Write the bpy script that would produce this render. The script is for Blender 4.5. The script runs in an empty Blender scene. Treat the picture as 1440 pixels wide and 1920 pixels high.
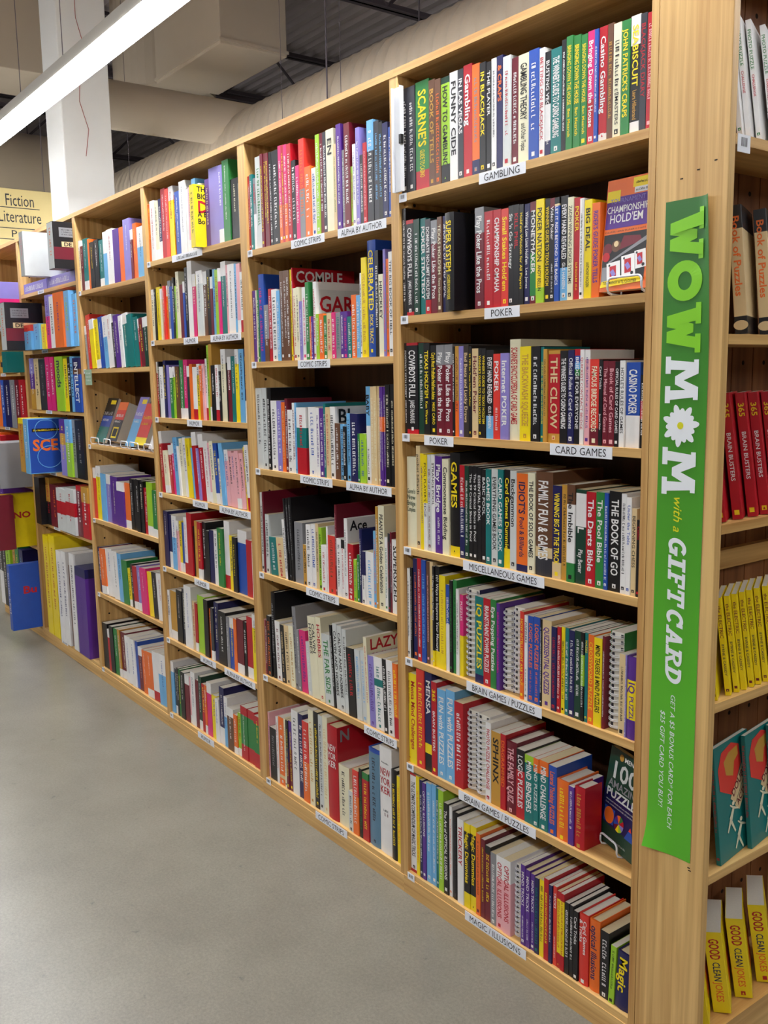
import bpy, bmesh, math, random, re
from mathutils import Matrix, Vector, Euler

random.seed(7)
SC = bpy.context.scene
COL = SC.collection
PI = math.pi

# ------------------------------------------------------------------ camera, world, exposure
K = 0.85                                   # survey units -> metres
cam_d = bpy.data.cameras.new('camera')
cam = bpy.data.objects.new('camera', cam_d)
COL.objects.link(cam)
cam_d.sensor_fit = 'VERTICAL'
cam_d.sensor_height = 36.0
cam_d.lens = 1739.56 / 1920.0 * 36.0
cam_d.clip_start = 0.05
cam_d.clip_end = 100
yaw, pitch, roll = [math.radians(a) for a in (53.4078, -8.3982, -0.9542)]
fw = Vector((-math.sin(yaw) * math.cos(pitch), math.cos(yaw) * math.cos(pitch), math.sin(pitch)))
rt = Vector((math.cos(yaw), math.sin(yaw), 0))
up = rt.cross(fw)
rt2 = math.cos(roll) * rt + math.sin(roll) * up
up2 = -math.sin(roll) * rt + math.cos(roll) * up
m = Matrix((rt2, up2, -fw)).transposed().to_4x4()
m.translation = Vector((1.35971, -1.75209, 1.70245)) * K
cam.matrix_world = m
SC.camera = cam

w = bpy.data.worlds.new('world')
SC.world = w
w.use_nodes = True
w.node_tree.nodes['Background'].inputs[0].default_value = (0.9, 0.95, 1.0, 1)
w.node_tree.nodes['Background'].inputs[1].default_value = 0.05
SC.view_settings.view_transform = 'Standard'
SC.view_settings.look = 'None'
SC.view_settings.gamma = 1.0
SC.view_settings.use_curve_mapping = False
SC.view_settings.exposure = 0.17
LAMP = 47.0                                # radiance of the fluorescent lenses

# ------------------------------------------------------------------ colours and materials
PAL = dict(k=(22, 20, 24), w=(236, 234, 232), r=(186, 22, 38), R=(222, 58, 48), m=(112, 24, 42), o=(238, 112, 36),
           y=(246, 218, 24), g=(44, 128, 62), G=(22, 62, 46), l=(158, 204, 48), t=(18, 116, 114), b=(36, 78, 170),
           n=(28, 28, 84), s=(112, 178, 226), S=(96, 134, 160), p=(88, 44, 140), v=(140, 128, 200), i=(222, 40, 120),
           f=(238, 176, 182), c=(234, 228, 196), e=(138, 138, 142), E=(208, 212, 210), a=(104, 68, 46), A=(198, 148, 58),
           B=(222, 196, 148), d=(52, 52, 60), D=(56, 46, 42))

def lin(c):
    return tuple(((v / 255) / 12.92 if v / 255 <= 0.04045 else ((v / 255 + 0.055) / 1.055) ** 2.4) for v in c) + (1.0,)

MATS = {}

def mat(name, rgb, rough=0.5, spec=0.5, coat=0.0, emit=0.0, var=0.0, vscale=30.0, metal=0.0):
    if name in MATS:
        return MATS[name]
    mt = bpy.data.materials.new(name)
    mt.use_nodes = True
    nt = mt.node_tree
    bs = nt.nodes['Principled BSDF']
    bs.inputs['Base Color'].default_value = lin(rgb)
    bs.inputs['Roughness'].default_value = rough
    bs.inputs['Specular IOR Level'].default_value = spec
    bs.inputs['Metallic'].default_value = metal
    if coat:
        bs.inputs['Coat Weight'].default_value = coat
        bs.inputs['Coat Roughness'].default_value = 0.2
    if emit:
        bs.inputs['Emission Color'].default_value = lin(rgb)
        bs.inputs['Emission Strength'].default_value = emit
    if var:
        tc = nt.nodes.new('ShaderNodeTexCoord')
        no = nt.nodes.new('ShaderNodeTexNoise')
        no.inputs['Scale'].default_value = vscale
        no.inputs['Detail'].default_value = 4
        nt.links.new(tc.outputs['Object'], no.inputs['Vector'])
        mx = nt.nodes.new('ShaderNodeMix')
        mx.data_type = 'RGBA'
        a = lin(rgb)
        mx.inputs[6].default_value = tuple(v * (1 - var) for v in a[:3]) + (1,)
        mx.inputs[7].default_value = tuple(min(1, v * (1 + var)) for v in a[:3]) + (1,)
        nt.links.new(no.outputs['Fac'], mx.inputs[0])
        nt.links.new(mx.outputs[2], bs.inputs['Base Color'])
    MATS[name] = mt
    return mt

def cm(code):                              # laminated cover stock
    return mat('cover_' + str(ord(code)), PAL[code], 0.34, 0.5, 0.0, 0, 0.12, 18)

def im(code):                              # printing ink
    return mat('ink_' + str(ord(code)), PAL[code], 0.4)

def wood(name, axis, light, dark, sc=1.0):
    mt = bpy.data.materials.new(name)
    mt.use_nodes = True
    nt = mt.node_tree
    bs = nt.nodes['Principled BSDF']
    bs.inputs['Roughness'].default_value = 0.42
    tc = nt.nodes.new('ShaderNodeTexCoord')
    mp = nt.nodes.new('ShaderNodeMapping')
    s = [60 * sc] * 3
    s[axis] = 1.6 * sc
    mp.inputs['Scale'].default_value = s
    nt.links.new(tc.outputs['Object'], mp.inputs['Vector'])
    n1 = nt.nodes.new('ShaderNodeTexNoise')
    n1.inputs['Scale'].default_value = 1.0
    n1.inputs['Detail'].default_value = 5
    n1.inputs['Roughness'].default_value = 0.6
    n1.inputs['Distortion'].default_value = 0.4
    nt.links.new(mp.outputs['Vector'], n1.inputs['Vector'])
    mp2 = nt.nodes.new('ShaderNodeMapping')
    s2 = [14 * sc] * 3
    s2[axis] = 0.5 * sc
    mp2.inputs['Scale'].default_value = s2
    nt.links.new(tc.outputs['Object'], mp2.inputs['Vector'])
    n2 = nt.nodes.new('ShaderNodeTexNoise')
    n2.inputs['Scale'].default_value = 1.0
    n2.inputs['Detail'].default_value = 3
    nt.links.new(mp2.outputs['Vector'], n2.inputs['Vector'])
    ad = nt.nodes.new('ShaderNodeMath')
    ad.operation = 'ADD'
    nt.links.new(n1.outputs['Fac'], ad.inputs[0])
    nt.links.new(n2.outputs['Fac'], ad.inputs[1])
    cr = nt.nodes.new('ShaderNodeValToRGB')
    cr.color_ramp.elements[0].position = 0.36
    cr.color_ramp.elements[0].color = lin(dark)
    cr.color_ramp.elements[1].position = 0.62
    cr.color_ramp.elements[1].color = lin(light)
    hv = nt.nodes.new('ShaderNodeMath')
    hv.operation = 'MULTIPLY'
    hv.inputs[1].default_value = 0.5
    nt.links.new(ad.outputs[0], hv.inputs[0])
    nt.links.new(hv.outputs[0], cr.inputs['Fac'])
    nt.links.new(cr.outputs['Color'], bs.inputs['Base Color'])
    return mt

WX = wood('pine_along_x', 0, (232, 192, 124), (184, 134, 72))
WY = wood('pine_along_y', 1, (232, 192, 124), (184, 134, 72))
WZ = wood('pine_along_z', 2, (232, 193, 126), (178, 128, 68))
WB = wood('stained_back_panel', 2, (98, 64, 44), (70, 44, 30))  # brown stain darkened further, putting the shade between shelves into the colour
WE = wood('end_back_planks', 2, (150, 98, 62), (112, 68, 42))
PAPER = mat('page_edges', (226, 221, 208), 0.8, 0.2, 0, 0, 0.08, 400)
CREAMP = mat('cream_page_edges', (224, 208, 168), 0.8, 0.2, 0, 0, 0.08, 400)
HOLE = mat('peg_hole_dark', (30, 18, 12), 0.9)
LABELW = mat('label_paper', (238, 240, 246), 0.45)
WIRE = mat('white_coated_wire', (228, 228, 232), 0.3, 0.5)

# ------------------------------------------------------------------ mesh builder
class MB:
    def __init__(s):
        s.v = []
        s.f = []
        s.mi = []
        s.m = []
    def slot(s, mt):
        if mt not in s.m:
            s.m.append(mt)
        return s.m.index(mt)
    def add(s, vs, fs, mt):
        b = len(s.v)
        i = s.slot(mt)
        s.v += [tuple(p) for p in vs]
        for f in fs:
            s.f.append([b + q for q in f])
            s.mi.append(i)
    def box(s, x0, x1, y0, y1, z0, z1, mt, M=None):
        vs = [Vector(p) for p in ((x0, y0, z0), (x1, y0, z0), (x1, y1, z0), (x0, y1, z0), (x0, y0, z1), (x1, y0, z1), (x1, y1, z1), (x0, y1, z1))]
        if M is not None:
            vs = [M @ p for p in vs]
        s.add(vs, [(0, 3, 2, 1), (4, 5, 6, 7), (0, 1, 5, 4), (1, 2, 6, 5), (2, 3, 7, 6), (3, 0, 4, 7)], mt)
    def bbox(s, x0, x1, y0, y1, z0, z1, mt, b=0.002):       # box with chamfered edges
        bm = bmesh.new()
        bmesh.ops.create_cube(bm, size=1)
        for v in bm.verts:
            v.co = ((x0 + x1) / 2 + v.co.x * (x1 - x0), (y0 + y1) / 2 + v.co.y * (y1 - y0), (z0 + z1) / 2 + v.co.z * (z1 - z0))
        bmesh.ops.bevel(bm, geom=bm.edges[:], offset=b, segments=2, profile=0.5, affect='EDGES')
        bm.verts.index_update()
        s.add([v.co[:] for v in bm.verts], [[v.index for v in f.verts] for f in bm.faces], mt)
        bm.free()
    def prism(s, poly, z0, z1, mt, caps=True):              # xy polygon (CCW) extruded in z
        n = len(poly)
        vs = [(x, y, z0) for x, y in poly] + [(x, y, z1) for x, y in poly]
        fs = [(i, (i + 1) % n, n + (i + 1) % n, n + i) for i in range(n)]
        if caps:
            fs += [tuple(range(n - 1, -1, -1)), tuple(range(n, 2 * n))]
        s.add(vs, fs, mt)
    def tube(s, pts, r, mt, n=8, closed=False):
        pts = [Vector(p) for p in pts]
        N = len(pts)
        rings = []
        for i, p in enumerate(pts):
            a = pts[(i - 1) % N] if (closed or i > 0) else p
            b = pts[(i + 1) % N] if (closed or i < N - 1) else p
            t = (b - a).normalized()
            q = Vector((0, 0, 1)) if abs(t.z) < 0.9 else Vector((1, 0, 0))
            u = t.cross(q).normalized()
            v = t.cross(u)
            rings.append([p + r * (math.cos(2 * PI * k / n) * u + math.sin(2 * PI * k / n) * v) for k in range(n)])
        vs = [c for rg in rings for c in rg]
        fs = []
        for i in range(N if closed else N - 1):
            j = (i + 1) % N
            fs += [(i * n + k, i * n + (k + 1) % n, j * n + (k + 1) % n, j * n + k) for k in range(n)]
        if not closed:
            fs += [tuple(range(n)), tuple(range((N - 1) * n + n - 1, (N - 1) * n - 1, -1))]
        s.add(vs, fs, mt)
    def build(s, name, parent=None, smooth=False, loc=None):
        me = bpy.data.meshes.new(name)
        me.from_pydata(s.v, [], s.f)
        for mt in s.m:
            me.materials.append(mt)
        me.polygons.foreach_set('material_index', s.mi)
        if smooth:
            me.polygons.foreach_set('use_smooth', [True] * len(me.polygons))
        me.update()
        o = bpy.data.objects.new(name, me)
        COL.objects.link(o)
        if loc:
            o.location = loc
        if parent:
            o.parent = parent
        return o

def thing(name, label, cat, loc=(0, 0, 0), rot=(0, 0, 0), group=None):
    o = bpy.data.objects.new(name, None)
    COL.objects.link(o)
    o.empty_display_size = 0.05
    o.location = loc
    o.rotation_euler = rot
    o['label'] = label
    o['category'] = cat
    if group:
        o['group'] = group
    return o

def tag(o, label, cat, group=None, kind=None):
    o['label'] = label
    o['category'] = cat
    if group:
        o['group'] = group
    if kind:
        o['kind'] = kind
    return o

def struct(o):
    o['kind'] = 'structure'
    return o

# ------------------------------------------------------------------ lettering (built-in font turned into mesh glyphs)
GL = {}

def raw_glyph(body, bold):
    cu = bpy.data.curves.new('glyph', 'FONT')
    cu.body = body
    cu.size = 1.0
    cu.resolution_u = 2
    cu.offset = bold
    ob = bpy.data.objects.new('glyph', cu)
    me = bpy.data.meshes.new_from_object(ob)
    vs = [(v.co.x, v.co.y) for v in me.vertices]
    fs = [tuple(p.vertices) for p in me.polygons]
    bpy.data.meshes.remove(me)
    bpy.data.objects.remove(ob)
    bpy.data.curves.remove(cu)
    return vs, fs

def glyph(ch, bold=0.012):
    k = (ch, bold)
    if k not in GL:
        if ('||', bold) not in GL:
            GL[('||', bold)] = max(v[0] for v in raw_glyph('||', bold)[0])
        adv = max(v[0] for v in raw_glyph('|' + ch + '|', bold)[0]) - GL[('||', bold)]
        vs, fs = raw_glyph(ch, bold) if ch.strip() else ([], [])
        GL[k] = (vs, fs, adv)
    return GL[k]

CAP = 0.70                                   # cap height of the built-in font at size 1

def text_geo(t, bold=0.012):
    x = 0
    V = []
    F = []
    for ch in t:
        vs, fs, adv = glyph(ch, bold)
        b = len(V)
        V += [(x + a, c) for a, c in vs]
        F += [tuple(b + q for q in f) for f in fs]
        x += adv
    return V, F, x

def put_text(mb, t, mt, O, ex, ey, length, cap, bold=0.012, smin=0.42, smax=1.25, center=False, shear=0.0):
    """text in a box: origin O (baseline start), unit vectors ex (reading) and ey (up)"""
    V, F, wd = text_geo(t, bold)
    if not V:
        return 0
    sy = cap / CAP
    sx = length / wd
    if sx > sy * smax:
        sx = sy * smax
    if sx < sy * smin:
        sy = sx / smin
    O = Vector(O) + ey * ((cap - sy * CAP) / 2)
    if center:
        O = O + ex * ((length - sx * wd) / 2)
    mb.add([O + ex * ((a + shear * c) * sx) + ey * (c * sy) for a, c in V], F, mt)
    return sx * wd

def marks(mb, mt, O, ex, ey, length, cap, rnd):
    """a line of letter-like ticks for lettering too small to read"""
    x = 0
    O = Vector(O)
    def rect(a, b, c, d):
        mb.add([O + ex * a + ey * c, O + ex * b + ey * c, O + ex * b + ey * d, O + ex * a + ey * d], [(0, 1, 2, 3)], mt)
    while x < length:
        wd = cap * rnd.uniform(0.35, 0.7)
        st = cap * 0.16
        if rnd.random() < 0.14:
            x += cap * 0.4
            continue
        h = cap * rnd.choice((1, 1, 0.72))
        rect(x, x + st, 0, h)
        k = rnd.random()
        xe = x + wd * 0.75
        if k > 0.55:
            rect(xe - st, xe, 0, h)
            xe -= st
        if k < 0.75:
            rect(x + st, xe, 0, st)
        if k > 0.3:
            rect(x + st, xe, h - st, h)
        x += wd + cap * 0.08

# ------------------------------------------------------------------ books
FR = {'GOOD': 0.26, '365': 0.2, 'PHOTO PUZZLE': 0.34, 'the ELECTRIC': 0.36, 'IDIOT\'S': 0.33, 'NEW': 0.3, 'IQ': 0.14}

def bands(code):
    out = []
    tot = 0
    for c, fr in re.findall(r'([a-zA-Z])(\.\d+)?', code):
        f = float(fr) if fr else 1 - tot
        out.append((c, f))
        tot += f
    return out

def main_col(code):
    return max(bands(code), key=lambda q: q[1])[0]

DOWN = Vector((0, 0, -1))
XP = Vector((1, 0, 0))
YP = Vector((0, 1, 0))
ZP = Vector((0, 0, 1))

def cover_mesh(mb, t, h, d, code, kind):
    c = 0.0026 if kind == 'h' else 0.0007
    c = min(c, t * 0.2)
    bul = min(0.003, t * 0.12) if kind == 'h' else 0.0
    if kind == 'h':
        sp = [(t * k / 8, bul - bul * math.sin(PI * k / 8)) for k in range(9)]
    else:
        q = min(0.0008, t * 0.2)
        sp = [(0, q), (q, 0), (t - q, 0), (t, q)]
    poly = [(0, d)] + sp + [(t, d), (t - c, d), (t - c, c + bul), (c, c + bul), (c, d)]
    z = h
    for i, (cc, f) in enumerate(bands(code)):
        z1 = z - f * h
        if i == len(bands(code)) - 1:
            z1 = 0
        mb.prism(poly, z1, z, cm(cc))
        z = z1
    return c, bul

def book(name, label, grp, loc, rot, t, h, d, code, tc, title, kind='p', horiz=False, cov='', cat='book', pages=None, rnd=random):
    e = thing(name, label, cat, loc, rot, grp)
    mb = MB()
    if kind == 's':
        for cc, f in bands(code)[:1]:
            mb.box(0, 0.0012, 0.004, d, 0, h, cm(cc))
            mb.box(t - 0.0012, t, 0.004, d, 0, h, cm(cc))
        mb.build('cover', e)
        pb = MB()
        pb.box(0.0014, t - 0.0014, 0.005, d - 0.001, 0.001, h - 0.001, pages or PAPER)
        wb = MB()
        n = int(h / 0.0135)
        for k in range(n):
            z = h * (k + 0.7) / (n + 0.4)
            for q in (0.1, 0.72):
                pb.add([(t * q, 0.0045, z - 0.0022), (t * (q + 0.18), 0.0045, z - 0.0022), (t * (q + 0.18), 0.0045, z + 0.0052), (t * q, 0.0045, z + 0.0052)], [(0, 1, 2, 3)], im('d'))
        pb.build('page_block', e)
        for k in range(n):
            z = h * (k + 0.7) / (n + 0.4)
            r = t / 2 - 0.0012
            for dz in (0, 0.0034):
                wb.tube([(t / 2 + r * math.cos(a), 0.004 + (r * 0.8) * math.sin(a), z + dz) for a in [2 * PI * q / 10 for q in range(10)]], 0.0009, WIRE, 5, True)
        wb.build('wire_binding', e, True)
        return e
    c, bul = cover_mesh(mb, t, h, d, code, kind)
    mb.build('cover', e)
    pb = MB()
    ov = 0.0035 if kind == 'h' else 0.0003
    pb.box(c + 0.0001, t - c - 0.0001, c + bul + 0.0002, d - (0.004 if kind == 'h' else 0.0004), ov, h - ov, pages or (CREAMP if rnd.random() < 0.3 else PAPER))
    pb.build('page_block', e)
    sb = MB()
    y = -0.0004
    ink = im(tc)
    if horiz:
        ln = title.split('|')
        cap = min(0.11 * h, 0.3 * t) * (1.25 if t > 0.05 else 1)
        z = h * (0.6 if tc == 'G' else 0.74)
        for s in ln:
            put_text(sb, s, ink, (t * 0.1, y, z), XP, ZP, t * 0.8, cap, 0.01, 0.4, 1.2, True)
            z -= cap * 1.3
        if tc == 'r':
            marks(sb, im('k'), (t * 0.2, y, h * 0.85), XP, ZP, t * 0.6, cap * 0.2, rnd)
            marks(sb, im('k'), (t * 0.3, y, h * 0.4), XP, ZP, t * 0.4, cap * 0.3, rnd)
            marks(sb, im('m'), (t * 0.35, y, h * 0.36), XP, ZP, t * 0.3, cap * 0.4, rnd)
    else:
        main, _, auth = title.partition('^')
        cap = min(0.56 * t, 0.017 if main == 'Book of Puzzles' else 0.030)
        ztop = h * (0.7 if main == 'IQ' else 0.92)
        ln = h * (FR.get(main, 0.52) if auth else 0.76)
        lx = h * (FR.get(main, 0.52) + 0.03)
        x0 = t / 2 - cap / 2
        if main == '*' or not main:
            ln *= rnd.uniform(0.75, 1)
            c2 = min(cap * rnd.uniform(0.55, 0.9), 0.014)
            marks(sb, ink, (t / 2 - c2 / 2, y, ztop - h * rnd.uniform(0, 0.08)), DOWN, XP, ln, c2, rnd)
        else:
            segs = main.split('|')
            if len(segs) == 2:
                put_text(sb, segs[0], ink, (t * 0.53, y, ztop), DOWN, XP, ln, t * 0.34)
                put_text(sb, segs[1], ink, (t * 0.12, y, ztop), DOWN, XP, ln, t * 0.34)
            else:
                put_text(sb, main, ink, (x0, y, ztop), DOWN, XP, ln, cap, 0.02 if t > 0.018 else 0.008, 0.3)
        if auth:
            parts = auth.split('^')
            z = ztop - lx if main in FR else h * 0.37
            each = (z - h * 0.12) / len(parts) if main in FR else h * 0.27 / len(parts)
            for i, a in enumerate(parts):
                if a == '*':
                    marks(sb, ink, (t / 2 - cap * 0.25, y, z), DOWN, XP, each, cap * 0.5, rnd)
                else:
                    im2 = ink
                    if a in ('BRAIN BUSTERS',):
                        im2 = im('w')
                    if a == 'CLEAN':
                        im2 = im('n')
                    if a in ('JOKES',):
                        im2 = im('o')
                    if a == 'CHALLENGE':
                        im2 = im('r')
                    if a.startswith('BYRNE') or a == 'Laura Hillenbrand':
                        im2 = im('d' if a[0] == 'B' else 'A')
                    put_text(sb, a, im2, (t / 2 - cap * 0.36, y, z), DOWN, XP, each * 0.94, cap * 0.72, 0.012, 0.3)
                z -= each
        k = rnd.random()
        if k < 0.6:
            q = min(0.0045, t * 0.25)
            zc = h * 0.055
            sb.add([(t / 2 - q, y, zc - q), (t / 2 + q, y, zc - q), (t / 2 + q, y, zc + q), (t / 2 - q, y, zc + q)], [(0, 1, 2, 3)], ink)
            if k < 0.3:
                sb.add([(t / 2 - q * .5, y * 2, zc - q * .6), (t / 2 + q * .5, y * 2, zc - q * .6), (t / 2, y * 2, zc + q * .6)], [(0, 1, 2)], cm(main_col(code)))
    if sb.v:
        sb.build('spine_lettering', e)
    if cov:
        fb = MB()
        c0, tx = cov.split('|')
        ink = im(c0)
        lines = [q for q in tx.split('^')]
        cap = 0.085 * h if len(lines) > 2 else 0.12 * h
        if tx in ('GAR', 'BI'):
            cap = 0.2 * h
        z = h * 0.97 - cap
        if tx == 'GAR':
            fb.box(t + 0.0002, t + 0.0004, 0.012, d * 0.97, h * 0.1, h * 0.9, cm('E'))
            z = h * 0.62
        if tx == 'DE':
            fb.box(t + 0.0002, t + 0.0006, d * 0.2, d * 0.85, h * 0.47, h * 0.57, cm('B'))
            fb.box(t + 0.0002, t + 0.0006, d * 0.15, d * 0.6, h * 0.7, h * 0.88, cm('e'))
            ink = im('k')
            cap = h * 0.075
            z = h * 0.48
        if tx == 'SCE':
            cap = h * 0.24
            z = h * 0.45
            fb.box(t + 0.0002, t + 0.0006, d * 0.1, d * 0.98, h * 0.75, h * 0.82, cm('k'))
            marks(fb, im('y'), (t + 0.001, d * 0.15, h * 0.77), YP, ZP, d * 0.75, h * 0.03, rnd)
        x = t + 0.0008
        for s in lines:
            if s[0] == '~':
                ink = im(s[1])
                cap *= 2.2
                z -= 0.0
                continue
            if s == 'D':
                z -= cap * 0.55
            put_text(fb, s.replace('_', ' '), ink, (x, 0.012, z), YP, ZP, d * 0.85, cap, 0.02, 0.5, 0.95)
            if s == 'D':
                cap /= 2.2 * 2.2
                z -= cap * 1.4 - cap
            z -= cap * 1.35
        fb.build('front_lettering', e)
    return e

# ------------------------------------------------------------------ survey data (survey millimetres)
Z1 = dict(A=2.2300, B=1.8765, C=1.5238, D=1.1706, E=.8122, F=.4595, G=.0805)
Z2 = dict(A=2.1738, B=1.7597, C=1.3505, D=.9385, E=.5165, F=.0780)
Z5 = dict(A=2.236, B=1.887, C=1.525, D=1.150, E=.808, F=.080)
Z6 = dict(A=2.060, B=1.757, C=1.392, D=1.020, E=.620, F=.080)
ZE = dict(eA=2.1807, eB=1.7764, eC=1.3674, eD=.9608, eE=.5466, eF=.1295)
BAY = {'1': (-.9, .0, Z1), '2': (-1.8375, -.939, Z2), '3': (-2.7895, -1.8908, Z1), '4': (-3.7302, -2.8261, Z2), '5': (-4.800, -3.770, Z5), '6': (-5.750, -4.840, Z6)}
EDGE = {'1': (-.9195, .019), '2': (-1.864, -.9195), '3': (-2.808, -1.864), '4': (-3.750, -2.808), '5': (-4.820, -3.750), '6': (-5.770, -4.820)}
TOP = 2.586 * K
DEP = 0.250                                # bookcase depth, metres
TH = 0.0182                                # board thickness, metres
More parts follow.
